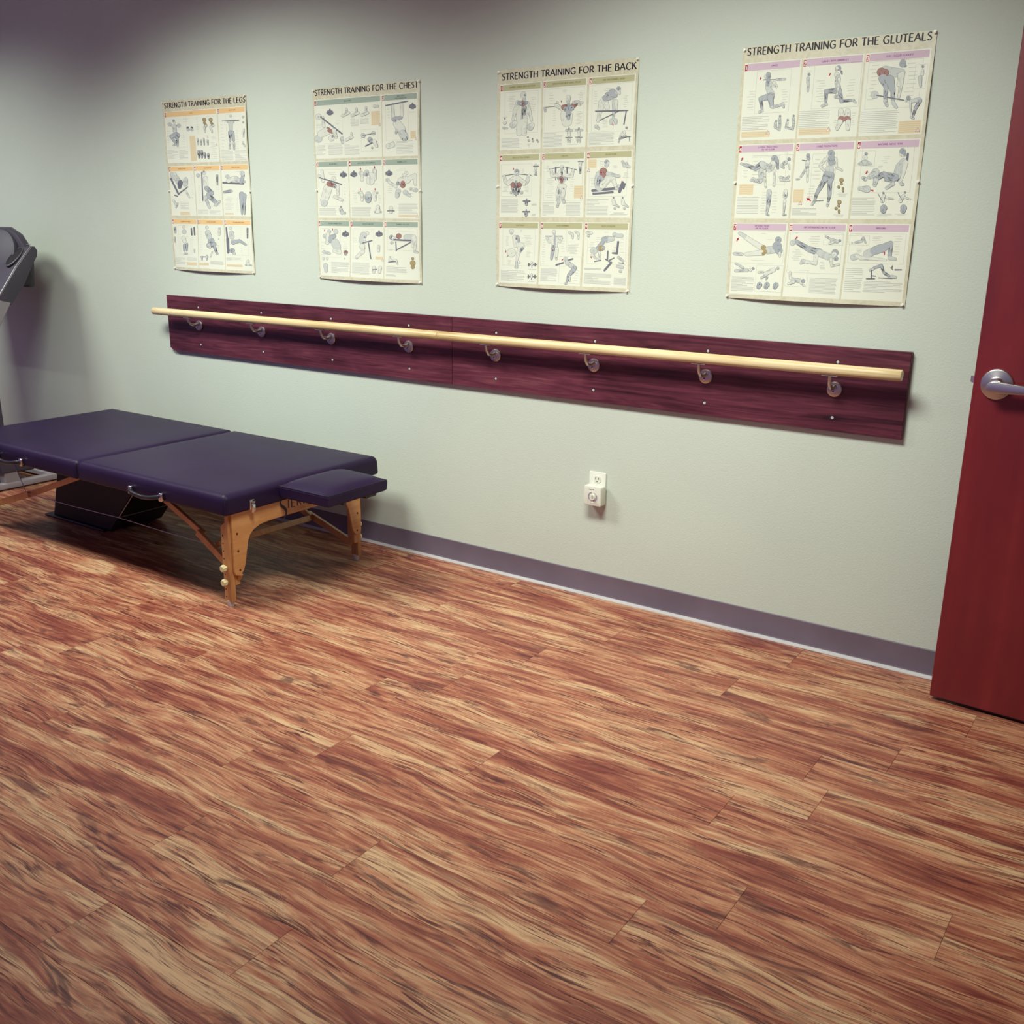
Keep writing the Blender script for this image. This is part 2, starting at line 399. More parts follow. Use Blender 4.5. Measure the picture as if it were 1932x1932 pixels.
# ------------------------------------------------------------------ outlet and plug-in timer
ol = thing('wall_outlet', (1.775, 0, .470), 'white wall outlet plate with one open socket above the timer', 'outlet')
OX0, OX1, OZ0, OZ1 = 1.737, 1.813, .410, .530
pl = MB(); pl.box((OX0, -.006, OZ0), (OX1, -.0003, OZ1), .0035, 2)
sub(pl, 'cover_plate', M_WHITEPL, ol, 35)
for zc in (.500, .441):
    poly = []
    for i in range(24):
        a = 2 * PI * i / 24; poly.append((1.775 + .0172 * math.cos(a), zc + max(-.0142, min(.0142, .0172 * math.sin(a)))))
    sk = sub(MB().prism(poly, 'y', -.0082, -.005, .0008), 'socket', M_WHITE2, ol)
    for dx, h in ((-.0065, .0044), (.0065, .0036)):
        sub(MB().box((1.775 + dx - .0012, -.0086, zc + .003 - h), (1.775 + dx + .0012, -.0081, zc + .003 + h)), 'slot', M_DARK, sk)
    sub(MB().lathe([(.0024, 0), (.0024, .0005), (.0, .0005)], (1.775, -.0081, zc - .0085), (0, -1, 0), 12), 'ground_slot', M_DARK, sk)
TX, TZ = 1.779, .4405
tm = thing('plug_in_timer', (TX, -.01, .40), 'square white plug-in timer with round dial plugged in the outlet', 'timer')
poly = []
for cx, cz, a0 in ((.0325, .0325, 0), (-.0325, .0325, 90), (-.0325, -.0325, 180), (.0325, -.0325, 270)):
    for i in range(5):
        a = math.radians(a0 + 22.5 * i); poly.append((TX + cx + .0075 * math.cos(a), TZ + cz + .0075 * math.sin(a)))
sub(MB().prism(poly, 'y', -.050, -.0088, .004, seg=2), 'case', M_WHITE2, tm, 40)
dl = MB().lathe([(.0235, 0), (.0235, .0008), (.0, .0008)], (TX + .002, -.0501, TZ - .004), (0, -1, 0), 36)
dial = sub(dl, 'dial', M_WHITEPL, tm)
for i in range(24):
    a0 = 2 * PI * (i + .08) / 24; a1 = 2 * PI * (i + .92) / 24; ctr = (TX + .002, TZ - .004)
    q = [(ctr[0] + r * math.sin(a), -.0511, ctr[1] + r * math.cos(a)) for r, a in ((.0145, a0), (.0218, a0), (.0218, a1), (.0145, a1))]
    if i in (0, 11, 12, 23): continue
    sub(MB().add(q, [(3, 2, 1, 0)]), 'dial_segment', M_DIALL if i in (1, 2, 3, 13, 14, 15) else M_DIALG, dial)
kn = sub(MB().lathe([(.0125, 0), (.0125, .003), (.0115, .0042), (.0, .0042)], (TX + .002, -.0509, TZ - .004), (0, -1, 0), 28), 'dial_knob', M_WHITE2, tm, 30)
sub(MB().tube([(TX + .001, -.0556, TZ - .010), (TX + .001, -.0556, TZ + .002), (TX + .004, -.0556, TZ + .004), (TX + .006, -.0556, TZ - .001), (TX + .006, -.0556, TZ - .009)], .0008, 5), 'knob_mark', M_DIALG, tm)
sub(MB().box((TX - .016, -.0506, TZ + .0262), (TX + .003, -.0500, TZ + .0274)), 'imprint', M_DIALG, tm)
sub(MB().box((TX + .0030, -.0506, TZ + .0254), (TX + .0075, -.0500, TZ + .0282)), 'imprint', M_DARK, tm)
# ------------------------------------------------------------------ stroke lettering (thick stems, thin hairlines)
GL = {
 'A': (.78, ['l 0,0 .39,1', 'l .39,1 .78,0', 'l .14,.36 .64,.36']),
 'B': (.62, ['l .08,0 .08,1', 'c .08,1 .36,1 .50,.88 .50,.66 .36,.54 .08,.54', 'c .08,.54 .42,.54 .60,.40 .60,.14 .42,0 .08,0']),
 'C': (.78, ['c .76,.86 .60,.97 .42,1 .18,.86 .06,.5 .18,.14 .42,0 .60,.03 .76,.14']),
 'D': (.78, ['l .08,0 .08,1', 'c .08,1 .38,1 .64,.84 .74,.5 .64,.16 .38,0 .08,0']),
 'E': (.56, ['l .08,0 .08,1', 'l .08,1 .52,1', 'l .08,.53 .46,.53', 'l .08,0 .54,0']),
 'F': (.53, ['l .08,0 .08,1', 'l .08,1 .52,1', 'l .08,.52 .46,.52']),
 'G': (.82, ['c .76,.87 .60,.97 .42,1 .18,.86 .06,.5 .18,.14 .44,0 .62,.03 .74,.10', 'l .74,.10 .74,.46', 'l .50,.46 .74,.46']),
 'H': (.76, ['l .08,0 .08,1', 'l .68,0 .68,1', 'l .08,.53 .68,.53']),
 'I': (.16, ['l .08,0 .08,1']),
 'J': (.36, ['c .28,1 .28,.3 .24,.02 .05,-.1']),
 'K': (.66, ['l .08,0 .08,1', 'l .08,.48 .60,1', 'l .24,.60 .66,0']),
 'L': (.54, ['l .08,0 .08,1', 'l .08,0 .52,0']),
 'M': (.94, ['l .06,0 .12,1', 'l .12,1 .47,.1', 'l .47,.1 .82,1', 'l .82,1 .88,0']),
 'N': (.78, ['l .08,0 .08,1', 'l .08,1 .70,0', 'l .70,0 .70,1']),
 'O': (.90, ['c .45,1 .18,.88 .06,.5 .18,.12 .45,0 .72,.12 .84,.5 .72,.88 .45,1']),
 'P': (.58, ['l .08,0 .08,1', 'c .08,1 .40,1 .55,.86 .55,.60 .40,.46 .08,.46']),
 'R': (.66, ['l .08,0 .08,1', 'c .08,1 .38,1 .53,.88 .53,.64 .38,.51 .08,.51', 'l .30,.51 .66,0']),
 'S': (.56, ['c .50,.88 .34,1 .14,.92 .08,.74 .22,.58 .40,.46 .50,.28 .42,.06 .22,0 .05,.12']),
 'T': (.62, ['l .31,0 .31,1', 'l 0,1 .62,1']),
 'U': (.74, ['c .08,1 .08,.4 .14,.1 .37,0 .60,.1 .66,.4 .66,1']),
 'V': (.72, ['l 0,1 .36,0', 'l .36,0 .72,1']),
 'W': (1.0, ['l 0,1 .26,0', 'l .26,0 .50,.95', 'l .50,.95 .74,0', 'l .74,0 1,1']),
 'X': (.68, ['l 0,1 .68,0', 'l 0,0 .68,1']),
 'Y': (.66, ['l 0,1 .33,.5', 'l .33,.5 .66,1', 'l .33,0 .33,.5']),
 '-': (.40, ['l .08,.42 .32,.42']), ' ': (.28, []), '!': (.2, ['l .1,.3 .1,1', 'l .1,0 .1,.08']),
 '1': (.4, ['l .22,0 .22,1', 'l .05,.8 .22,1']),
 '2': (.56, ['c .06,.8 .25,1 .46,.9 .46,.62 .06,0', 'l .06,0 .52,0']),
 '3': (.56, ['c .06,.9 .3,1 .46,.8 .2,.54', 'c .2,.54 .5,.42 .46,.1 .25,0 .04,.1']),
 '4': (.58, ['l .42,0 .42,1', 'l .42,1 .04,.32', 'l .04,.32 .56,.32']),
 '5': (.56, ['l .10,1 .48,1', 'l .10,1 .10,.58', 'c .10,.58 .36,.6 .5,.3 .34,.02 .05,.05']),
 '6': (.56, ['c .44,1 .14,.65 .08,.3 .28,0 .5,.3 .28,.56 .1,.36']),
 '7': (.54, ['l .04,1 .5,1', 'l .5,1 .18,0']),
 '8': (.56, ['c .28,1 .08,.76 .28,.54 .48,.76 .28,1', 'c .28,.54 .04,.26 .28,0 .52,.26 .28,.54']),
 '9': (.56, ['c .46,.62 .28,.44 .06,.7 .28,1 .48,.7 .42,.35 .12,0']),
}
def crom(P, k=6):
    out = []
    for i in range(len(P) - 1):
        p0, p1, p2, p3 = P[max(i - 1, 0)], P[i], P[i + 1], P[min(i + 2, len(P) - 1)]
        for j in range(k):
            t = j / k
            out.append(tuple(.5 * (2 * b + (c - a) * t + (2 * a - 5 * b + 4 * c - d) * t * t + (3 * b - a - 3 * c + d) * t ** 3) for a, b, c, d in zip(p0, p1, p2, p3)))
    out.append(P[-1]); return out
def text_polys(txt, thick=.15, thin=.075, gap=.16, curve=6):
    """quads of a line of capitals, cap height 1; returns (list of quads, width)"""
    x = 0; polys = []
    for ch in txt:
        wd, strokes = GL.get(ch, GL[' '])
        for s in strokes:
            kind, rest = s.split(' ', 1)
            P = [tuple(float(c) for c in q.split(',')) for q in rest.split()]
            if kind == 'c': P = crom(P, curve)
            prev = None; m = len(P)
            for i in range(m):
                a = P[max(i - 1, 0)]; b = P[min(i + 1, m - 1)]
                dx, dy = b[0] - a[0], b[1] - a[1]; L = math.hypot(dx, dy) or 1; dx /= L; dy /= L
                f = abs(dy) * (1 if dx * dy < .12 else .45)
                h = (thin + (thick - thin) * f) / 2
                ex = ((-dx if i == 0 else dx) * thin * .35) if kind == 'l' and i in (0, m - 1) and abs(dy) < .3 else 0
                q = ((x + P[i][0] + ex - dy * h, P[i][1] + dx * h), (x + P[i][0] + ex + dy * h, P[i][1] - dx * h))
                if prev: polys.append((prev[0], prev[1], q[1], q[0]))
                prev = q
        x += wd + gap
    return polys, x - gap
# ------------------------------------------------------------------ massage table
PX0, PXM, PX1, PY0, PY1, PZ0, PZ1 = -1.238, -.2375, .722, -1.002, -.125, .388, .474
tb = thing('massage_table', (-.24, -.58, 0), 'low black padded folding massage table with beech legs beside the wall', 'massage table')
def rloop(lo, hi, ins, rc, z, k=5):
    """rounded rectangle inset by ins"""
    x0, y0, x1, y1 = lo[0] + ins, lo[1] + ins, hi[0] - ins, hi[1] - ins; r = max(.002, rc - ins)
    out = []
    for cx, cy, a0 in ((x1 - r, y1 - r, 0), (x0 + r, y1 - r, 90), (x0 + r, y0 + r, 180), (x1 - r, y0 + r, 270)):
        for i in range(k):
            a = math.radians(a0 + 90 * i / (k - 1)); out.append((cx + r * math.cos(a), cy + r * math.sin(a), z))
    return out
def pad(lo, hi, bev, name, par=tb):
    L = [rloop(lo, hi, .008, .02, lo[2]), rloop(lo, hi, .002, .02, lo[2] + .003), rloop(lo, hi, 0, .02, lo[2] + .010)]
    zt = hi[2]
    for i in range(7):
        a = math.radians(90 * i / 6); L.append(rloop(lo, hi, bev * (1 - math.cos(a)), .02 + bev * .2, zt - .003 - bev * (1 - math.sin(a))))
    for ins, dz in ((.06, -.0015), (.11, -.0004), (.20, 0)): L.append(rloop(lo, hi, ins, .03, zt + dz))
    mb = MB(); n = len(L[0])
    mb.add([v for l in L for v in l], [(a * n + k, a * n + (k + 1) % n, (a + 1) * n + (k + 1) % n, (a + 1) * n + k) for a in range(len(L) - 1) for k in range(n)] + [tuple(reversed(range(n))), tuple((len(L) - 1) * n + k for k in range(n))])
    return sub(mb, name, M_LEATHER, par, 60)
p1 = pad((PX0, PY0, PZ0), (PXM - .0008, PY1, PZ1), .030, 'pad')
p2 = pad((PXM + .0008, PY0, PZ0), (PX1, PY1, PZ1), .030, 'pad')
for par, xs in ((p1, (PX0 + .006, PXM - .008)), (p2, (PXM + .008, PX1 - .006))):
    for x in xs:
        sub(MB().tube([(x, PY0 + .0045, PZ0 + .008), (x, PY0 + .0045, PZ1 - .034), (x, PY0 + .012, PZ1 - .014)], .0012, 6), 'corner_seam', M_PIPING, par)
# headrest cushion hung on the table end
hc = MB(); b = bmesh.new()
HX0, HX1, HY0, HY1 = .724, .988, -.727, -.372
NX, NY = 12, 14
grid = {}
for i in range(NX + 1):
    for j in range(NY + 1):
        s_, t_ = i / NX, j / NY
        wdt = 1 - .04 * s_
        x = HX0 + (HX1 - HX0) * s_; y = (HY0 + HY1) / 2 + (t_ - .5) * (HY1 - HY0) * wdt
        z = .454 + .024 * (1 - (2 * s_ - 1) ** 4) ** .5 * (1 - (2 * t_ - 1) ** 4) ** .5 - .004 * s_
        grid[i, j] = (x, y, z)
vs = [grid[i, j] for i in range(NX + 1) for j in range(NY + 1)]
fs = [(i * (NY + 1) + j, (i + 1) * (NY + 1) + j, (i + 1) * (NY + 1) + j + 1, i * (NY + 1) + j + 1) for i in range(NX) for j in range(NY)]
hc.add(vs, fs)
rim = [(i, 0) for i in range(NX + 1)] + [(NX, j) for j in range(1, NY + 1)] + [(i, NY) for i in range(NX - 1, -1, -1)] + [(0, j) for j in range(NY - 1, 0, -1)]
n = len(rim); cx, cy = (HX0 + HX1) / 2, (HY0 + HY1) / 2
r0 = [grid[q] for q in rim]
r1 = [(x + (x - cx) * .012, y + (y - cy) * .012, z - .006) for x, y, z in r0]
r2 = [(x, y, .412) for x, y, z in r0]; r3 = [(x - (x - cx) * .05, y - (y - cy) * .05, .405) for x, y, z in r0]
for A, B in ((r0, r1), (r1, r2), (r2, r3)):
    hc.add(A + B, [(k, n + k, n + (k + 1) % n, (k + 1) % n) for k in range(n)])
hc.add(r3, [tuple(reversed(range(n)))])
hd = sub(hc, 'headrest_cushion', M_LEATHER, tb, 50)
sub(MB().tube([(x, y, z + .0012) for x, y, z in r0] + [(r0[0][0], r0[0][1], r0[0][2] + .0012)], .0016, 6), 'piping', M_PIPING, hd)
for y in (-.47, -.60): sub(MB().tube([(.60, y, .394), (.96, y, .394)], .009, 10), 'headrest_rod', M_GRIP, hd, 50)
sub(MB().box((.93, -.47, .386), (.96, -.41, .408), .004, 1), 'headrest_clip', M_GRIP, hd)
# end frames
YC = -.5955
def ym(y, far): return 2 * YC - y if far else y
ARCH = [(-.957, .388), (-.957, .150), (-.953, .136), (-.941, .129), (-.924, .132), (-.910, .146), (-.900, .17), (-.892, .21), (-.880, .262), (-.868, .284), (-.848, .300), (-.815, .312), (-.77, .316), (-.70, .317)]
arch = ARCH + [(2 * YC - y, z) for y, z in reversed(ARCH)]
def end_frame(xf, sgn):
    """xf: outer face of the plywood panel, sgn: +1 near the door, -1 near the treadmill"""
    ap = sub(MB().prism(arch, 'x', xf - sgn * .012, xf, .0015), 'end_panel', M_PLY, tb)
    for y, z in ((-.935, .302), (-.934, .231), (-.930, .152)):
        for far in (0, 1):
            sub(MB().lathe([(.0048, 0), (.0045, .0018), (.0025, .0032), (.0, .0034)], (xf, ym(y, far), z), (sgn, 0, 0), 12), 'bolt', M_BRASS, ap, 40)
    for far in (0, 1):
        def X(t): return xf - sgn * (.012 + t)
        ya, yb = sorted((ym(-.968, far), ym(-.946, far)))
        lg = sub(MB().prism([(X(.044), .024), (X(.002), .024), (X(.0005), .384), (X(.018), .384), (X(.018), .350), (X(.044), .330)], 'y', ya, yb, .0015), 'leg', M_BEECH, tb)
        yc_, yd = sorted((ym(-.9455, far), ym(-.922, far)))
        sub(MB().box((min(X(.04), X(.0005)), yc_, .088), (max(X(.04), X(.0005)), yd, .380), .0015, 1), 'leg_block', M_BEECH, lg)
        sub(MB().lathe([(.0115, 0), (.013, .004), (.013, .0265), (.0, .0265)], (X(.024), ym(-.957, far), 0), (0, 0, 1), 14), 'foot', M_RUB, lg, 40)
        out = -1 if not far else 1
        for z in (.294, .263, .231, .199, .134, .073, .042):
            sub(MB().lathe([(.0032, 0), (.0032, .0006), (.0, .0006)], (X(.034), ym(-.9679, far), z), (0, out, 0), 8), 'peg_hole', M_DARK, lg)
        for z in (.163, .104):
            k = []
            kb = MB(); K_ = 8
            for h, s_ in ((0, .55), (.006, .62), (.008, 1), (.018, .98), (.022, .72)):
                for i in range(K_ * 2):
                    a = 2 * PI * i / (K_ * 2); rr = .0155 * s_ * (1 if i % 2 else .90)
                    k.append((X(.026) + rr * math.cos(a), ym(-.968, far) + out * h, z + rr * math.sin(a)))
            q = K_ * 2
            kb.add(k, [(a * q + i, a * q + (i + 1) % q, (a + 1) * q + (i + 1) % q, (a + 1) * q + i) for a in range(4) for i in range(q)] + [tuple(4 * q + i for i in range(q)), tuple(reversed(range(q)))])
            sub(kb, 'knob', M_CREAM, lg)
    return ap
apn = end_frame(.702, 1); end_frame(-1.185, -1)
# braces, cross bars and cables
def bar(name, a, b, w_=.030, t_=.016, side=(0, 0, 1)): return sub(MB().beam(a, b, t_, w_, (0, 1, 0), bev=.0015), name, M_BEECH, tb)
bar('brace', (.700, -.928, .118), (.455, -.928, .262)); bar('brace', (.480, -.914, .252), (.195, -.914, .382), .026)
bar('brace', (.668, -.262, .088), (.400, -.262, .176)); bar('brace', (.425, -.276, .170), (-.02, -.276, .382), .026)
bar('brace', (-1.165, -.928, .095), (-.765, -.928, .222)); bar('brace', (-.79, -.914, .212), (-.315, -.914, .382), .026)
bar('brace', (-1.165, -.262, .095), (-.765, -.262, .222)); bar('brace', (-.79, -.276, .212), (-.315, -.276, .382), .026)
bar('cross_bar', (.545, -.905, .220), (.425, -.285, .162), .026, .022); bar('cross_bar', (-.775, -.905, .212), (-.775, -.285, .212), .026, .022)
def cable(*p): sub(MB().tube(p, .0017, 6), 'cable', M_CABLE, tb)
for y in (-.934, -.256):
    cable((-.775, y, .226), (-.40, y, .226), (-.063, y, .232), (.26, y, .226), (.50, y, .226))
    cable((-.063, y, .232), (.085, y, .385)); cable((-.775, y, .226), (-.87, y, .385))
cable((-.063, -.934, .232), (-.063, -.256, .232))
# carrying handles and lid latches
def handle(x0, x1, z, par):
    y = PY0 - .002
    g = []
    for i in range(13):
        t_ = i / 12; s_ = math.sin(PI * t_)
        g.append((x0 + (x1 - x0) * t_, y - .010 - .016 * min(1, 2.4 * s_), z - .014 * s_ + .004))
    h = sub(MB().tube(g, [.007] + [.0095] * 11 + [.007], 10), 'handle', M_GRIP, par, 60)
    for x, d in ((x0, -1), (x1, 1)):
        e = MB().box((x - .011, y - .016, z - .018), (x + .011, y + .003, z + .018), .006, 3)
        sub(e, 'handle_end', M_CHROME, h, 40)
handle(.155, .352, .408, p2); handle(-.845, -.648, .408, p1)
def latch(y, z, par):
    a = sub(MB().box((PX1 - .003, y - .013, z - .022), (PX1 + .004, y + .013, z + .020), .004, 2), 'latch', M_CHROME, par, 40)
    sub(MB().box((PX1 + .003, y - .008, z - .034), (PX1 + .009, y + .010, z + .006), .003, 2), 'latch_tongue', M_CHROME, a, 40)
    sub(MB().tube([(PX1 + .006, y - .010, z + .010), (PX1 + .006, y + .010, z + .010)], .003, 8), 'latch_pin', M_CHROME, a)
latch(-.868, .410, p2); latch(2 * YC + .868, .410, p2)

# maker's lettering on the end panel
def logo(txt, y0, z0, h, sx, mi, th, tn):
    P, wd = text_polys(txt, th, tn, .34)
    mb = MB()
    for q in P: mb.add([(.7024, y0 + u * h * sx, z0 + v * h) for u, v in q], [(0, 1, 2, 3)])
    return mb
M_INK = pm('print_ink', (.030, .010, .022), .6); M_INKB = pm('print_brown', (.30, .13, .05), .6)
sub(logo('IERRA', -.664, .3445, .036, .98, 0, .17, .07), 'logo_lettering', M_INK, apn)
sub(logo('COMFORT', -.632, .3255, .011, 1.45, 0, .15, .08), 'logo_lettering', M_INKB, apn)
sw = crom([(-.674, .386), (-.690, .390), (-.703, .380), (-.700, .364), (-.684, .350), (-.675, .334), (-.680, .316), (-.700, .300), (-.716, .293)], 6)
mb = MB(); prev = None
for i, (y, z) in enumerate(sw):
    a = sw[max(i - 1, 0)]; b = sw[min(i + 1, len(sw) - 1)]; dy, dz = b[0] - a[0], b[1] - a[1]; L = math.hypot(dy, dz); t = i / (len(sw) - 1)
    h = .0008 + .0058 * math.sin(PI * min(1, max(0, t))) ** 2
    q = ((.7024, y - dz / L * h, z + dy / L * h), (.7024, y + dz / L * h, z - dy / L * h))
    if prev: mb.add([prev[0], prev[1], q[1], q[0]], [(0, 1, 2, 3)])
    prev = q
sub(mb, 'logo_initial', M_INK, apn)

# ------------------------------------------------------------------ black case under the table
bx = thing('equipment_case', (-.82, -.5, 0), 'black slant-sided case on the floor under the massage table', 'case')
sub(MB().prism([(-1.045, .012), (-.955, .300), (-.30, .300), (-.56, .012)], 'y', -.655, -.36, .004), 'case_body', M_BOX, bx)
sub(MB().box((-1.10, -.672, 0), (-.60, -.34, .012), .004, 1), 'base_plate', M_TREADD, bx)

# ------------------------------------------------------------------ treadmill facing the wall
TR = -1.72; TL_ = -2.50
tr = thing('treadmill', (-2.11, -.9, 0), 'charcoal and grey treadmill facing the wall beyond the massage table', 'treadmill')
for x0, x1 in ((TR - .055, TR), (TL_, TL_ + .055)):
    sub(MB().box((x0, -.60, .008), (x1, -.165, .040), .004, 2), 'base_rail', M_TREADF, tr, 40)
    for y in (-.58, -.19): sub(MB().lathe([(.016, 0), (.016, .010), (0, .010)], ((x0 + x1) / 2, y, 0), (0, 0, 1), 12), 'base_foot', M_TREADD, tr)
sub(MB().box((TL_ + .05, -.235, .012), (TR - .05, -.175, .040), .004, 1), 'cross_rail', M_TREADF, tr)
sub(MB().prism([(-2.05, .06), (-2.05, .115), (-.72, .16), (-.72, .08)], 'x', TL_ + .03, TR - .03, .008), 'deck', M_TREADD, tr)
sub(MB().prism([(-2.04, .117), (-2.04, .120), (-.74, .165), (-.74, .161)], 'x', TL_ + .11, TR - .11), 'belt', M_TREAD, tr)
sub(MB().prism([(-.74, .075), (-.74, .17), (-.68, .225), (-.52, .245), (-.36, .20), (-.30, .12), (-.30, .07)], 'x', TL_ + .07, TR - .07, .02, seg=3), 'motor_hood', M_TREAD, tr, 50)
for x0, x1 in ((TL_ + .03, TL_ + .11), (TR - .11, TR - .03)):
    sub(MB().prism([(-2.05, .117), (-2.05, .128), (-.74, .173), (-.74, .162)], 'x', x0, x1), 'foot_rail', M_TREADL, tr)
for x in (TL_ + .05, TR - .05): sub(MB().lathe([(.03, -.02), (.03, .02)], (x, -2.03, .031), (1, 0, 0), 16), 'rear_roller', M_TREADD, tr, 40)
for x0, x1 in ((TR - .07, TR), (TL_, TL_ + .07)):
    sub(MB().prism([(-.425, .036), (-.450, .12), (-.520, .10), (-.520, .036)], 'x', x0 + .006, x1 - .006, .003), 'upright_bracket', M_TREADL, tr)
    sub(MB().prism([(-.449, .10), (-.489, .373), (-.492, .573), (-.515, .74), (-.58, .74), (-.575, .573), (-.565, .373), (-.53, .10)], 'x', x0, x1, .004), 'upright', M_TREAD, tr)
    sub(MB().prism([(-.515, .735), (-.470, .86), (-.443, .904), (-.363, 1.030), (-.47, 1.055), (-.55, .904), (-.58, .735)], 'x', x0 - .002, x1 + .002, .004), 'upright_cover', M_TREADL, tr)
# console arms
AR = [(-.425, 1.028), (-.362, 1.016), (-.277, 1.116), (-.215, 1.222), (-.180, 1.275), (-.176, 1.300), (-.188, 1.324), (-.206, 1.326), (-.310, 1.214), (-.424, 1.064)]
for xo, s_ in ((TR, -1), (TL_, 1)):
    sub(MB().prism(AR, 'x', xo, xo + s_ * .030, .006, seg=2), 'console_arm', M_TREAD, tr, 40)
    sub(MB().tube([(xo + s_ * .012, -.424, 1.066), (xo + s_ * .012, -.310, 1.217), (xo + s_ * .012, -.206, 1.329)], .0022, 6), 'arm_trim', M_LINEP, tr)
    sub(MB().prism([(-.215, 1.225), (-.20, 1.16), (-.215, 1.115), (-.275, 1.112)], 'x', xo + s_ * .03, xo + s_ * .10, .006), 'speed_grip', M_TREADD, tr)
    sub(MB().tube([(xo + s_ * .035, -.41, 1.045), (xo + s_ * .035, -.55, 1.03), (xo + s_ * .035, -.78, 1.02)], .02, 12), 'hand_grip', M_TREADD, tr, 50)
sub(MB().prism([(-.40, 1.060), (-.310, 1.185), (-.205, 1.290), (-.19, 1.325), (-.215, 1.318), (-.315, 1.205), (-.415, 1.072)], 'x', TL_ + .03, TR - .03, .004), 'console_panel', M_TREAD, tr)
sub(MB().prism([(-.40, 1.03), (-.62, .955), (-.66, .965), (-.66, .995), (-.44, 1.085)], 'x', TL_ + .03, TR - .03, .006), 'shadow_filler', M_TREAD, tr)  # unseen slab added below the console to fill out its wall shadow
nrm = Vector((0, -.70, .714)).normalized()
sl = Vector((0, .714, .70))
for xo in (TR - .082, TL_ + .082):
    c = Vector((xo, -.262, 1.262)) + nrm * .004
    cup = MB().lathe([(.052, 0), (.052, .006), (.046, .008), (.044, .002), (.0, .002)], c, nrm, 28)
    well = MB().lathe([(.044, 0), (.044, .001), (0, .001)], c + nrm * .0025, nrm, 28)
    for mb_ in (cup, well):
        mb_.v = [tuple(Vector(v) + sl * ((Vector(v) - c).dot(sl) * .38) + Vector((-(v[0] - c.x) * .12, 0, 0))) for v in mb_.v]
    k = sub(cup, 'cup_holder', M_TREAD, tr, 40)
    sub(well, 'cup_well', M_DARK, k)
sub(MB().lathe([(.150, -.03), (.158, 0), (.154, .018), (.13, .030), (.0, .036)], (-1.985, -.262, 1.262), Vector((.12, -.80, .30)).normalized(), 40), 'display_pod', M_POD, tr, 40)
sub(MB().prism([(-2.25, 1.10), (-1.80, 1.10), (-1.775, 1.25), (-1.80, 1.33), (-1.86, 1.39), (-1.95, 1.425), (-2.05, 1.425), (-2.14, 1.39), (-2.20, 1.33), (-2.225, 1.25)], 'y', -.21, -.165, .015, seg=2), 'console_back', M_TREAD, tr, 40)
sub(MB().box((TR - .035, -.22, 1.334), (TR - .012, -.205, 1.337)), 'console_mark', M_LINEP, tr)
# ------------------------------------------------------------------ posters
def flat(name, col, rough=.42): return pm('print_' + name, col, rough, spec=.25)
PAL = ['ink', 'grey', 'text', 'skin', 'mus', 'red', 'tan', 'tag', 'warn', 'lite', 'white', 'shade', 'hair']
PM_ = [flat('ink2', (.016, .010, .022)), flat('grey', (.17, .175, .21)), flat('text', (.50, .51, .48)), flat('skin', (.68, .70, .61)), flat('muscle', (.40, .43, .45)),
       flat('red', (.36, .19, .17)), flat('tan', (.40, .31, .15)), flat('tag', (.45, .012, .055)), flat('warn', (.74, .60, .36)), flat('line', (.54, .55, .50)), flat('white', (.82, .80, .72)),
       flat('shade', (.55, .58, .54)), flat('hair', (.36, .39, .41))]
CI = {k: i for i, k in enumerate(PAL)}
M_PAPER = pm('print_paper', (.770, .785, .660), .30, spec=.45)
def parchment():
    mt, nt, b = node_mat('parchment'); N = nt.nodes; K = nt.links.new
    tc = N.new('ShaderNodeTexCoord'); mp = N.new('ShaderNodeMapping'); mp.inputs['Scale'].default_value = (38, 1, 38); mp.inputs['Rotation'].default_value = (0, .6, 0)
    nz = N.new('ShaderNodeTexNoise'); nz.inputs['Scale'].default_value = 1; nz.inputs['Detail'].default_value = 5; nz.inputs['Distortion'].default_value = 1.4
    rp = N.new('ShaderNodeValToRGB'); rp.color_ramp.elements[0].position = .33; rp.color_ramp.elements[1].position = .62
    rp.color_ramp.elements[0].color = (.57, .54, .385, 1); rp.color_ramp.elements[1].color = (.66, .63, .47, 1)
    K(tc.outputs['Object'], mp.inputs[0]); K(mp.outputs[0], nz.inputs['Vector']); K(nz.outputs['Fac'], rp.inputs[0]); K(rp.outputs[0], b.inputs['Base Color'])
    b.inputs['Roughness'].default_value = .33
    return mt
M_SHEET = parchment()
PWID, PHGT = .610, .8112
POS = [(-.7722, 2.0405, -.0020), (.2687, 2.0362, 0), (1.2670, 2.0452, .0028), (2.2619, 2.0479, .0016)]
FR = {'G1': (1380, 70, 4.954), 'G2': (1370, 260, 4.954), 'G3': (1360, 410, 4.954), 'B1': (930, 110, 6.9), 'B2': (930, 270, 6.9), 'B3': (930, 410, 6.9), 'C': (580, 140, 4.713), 'L': (290, 160, 5.0857)}
US = [(.0110, .2035), (.2095, .4020), (.4080, .6000)]; VS = [(.0495, .2915), (.3040, .5430), (.5570, .7970)]

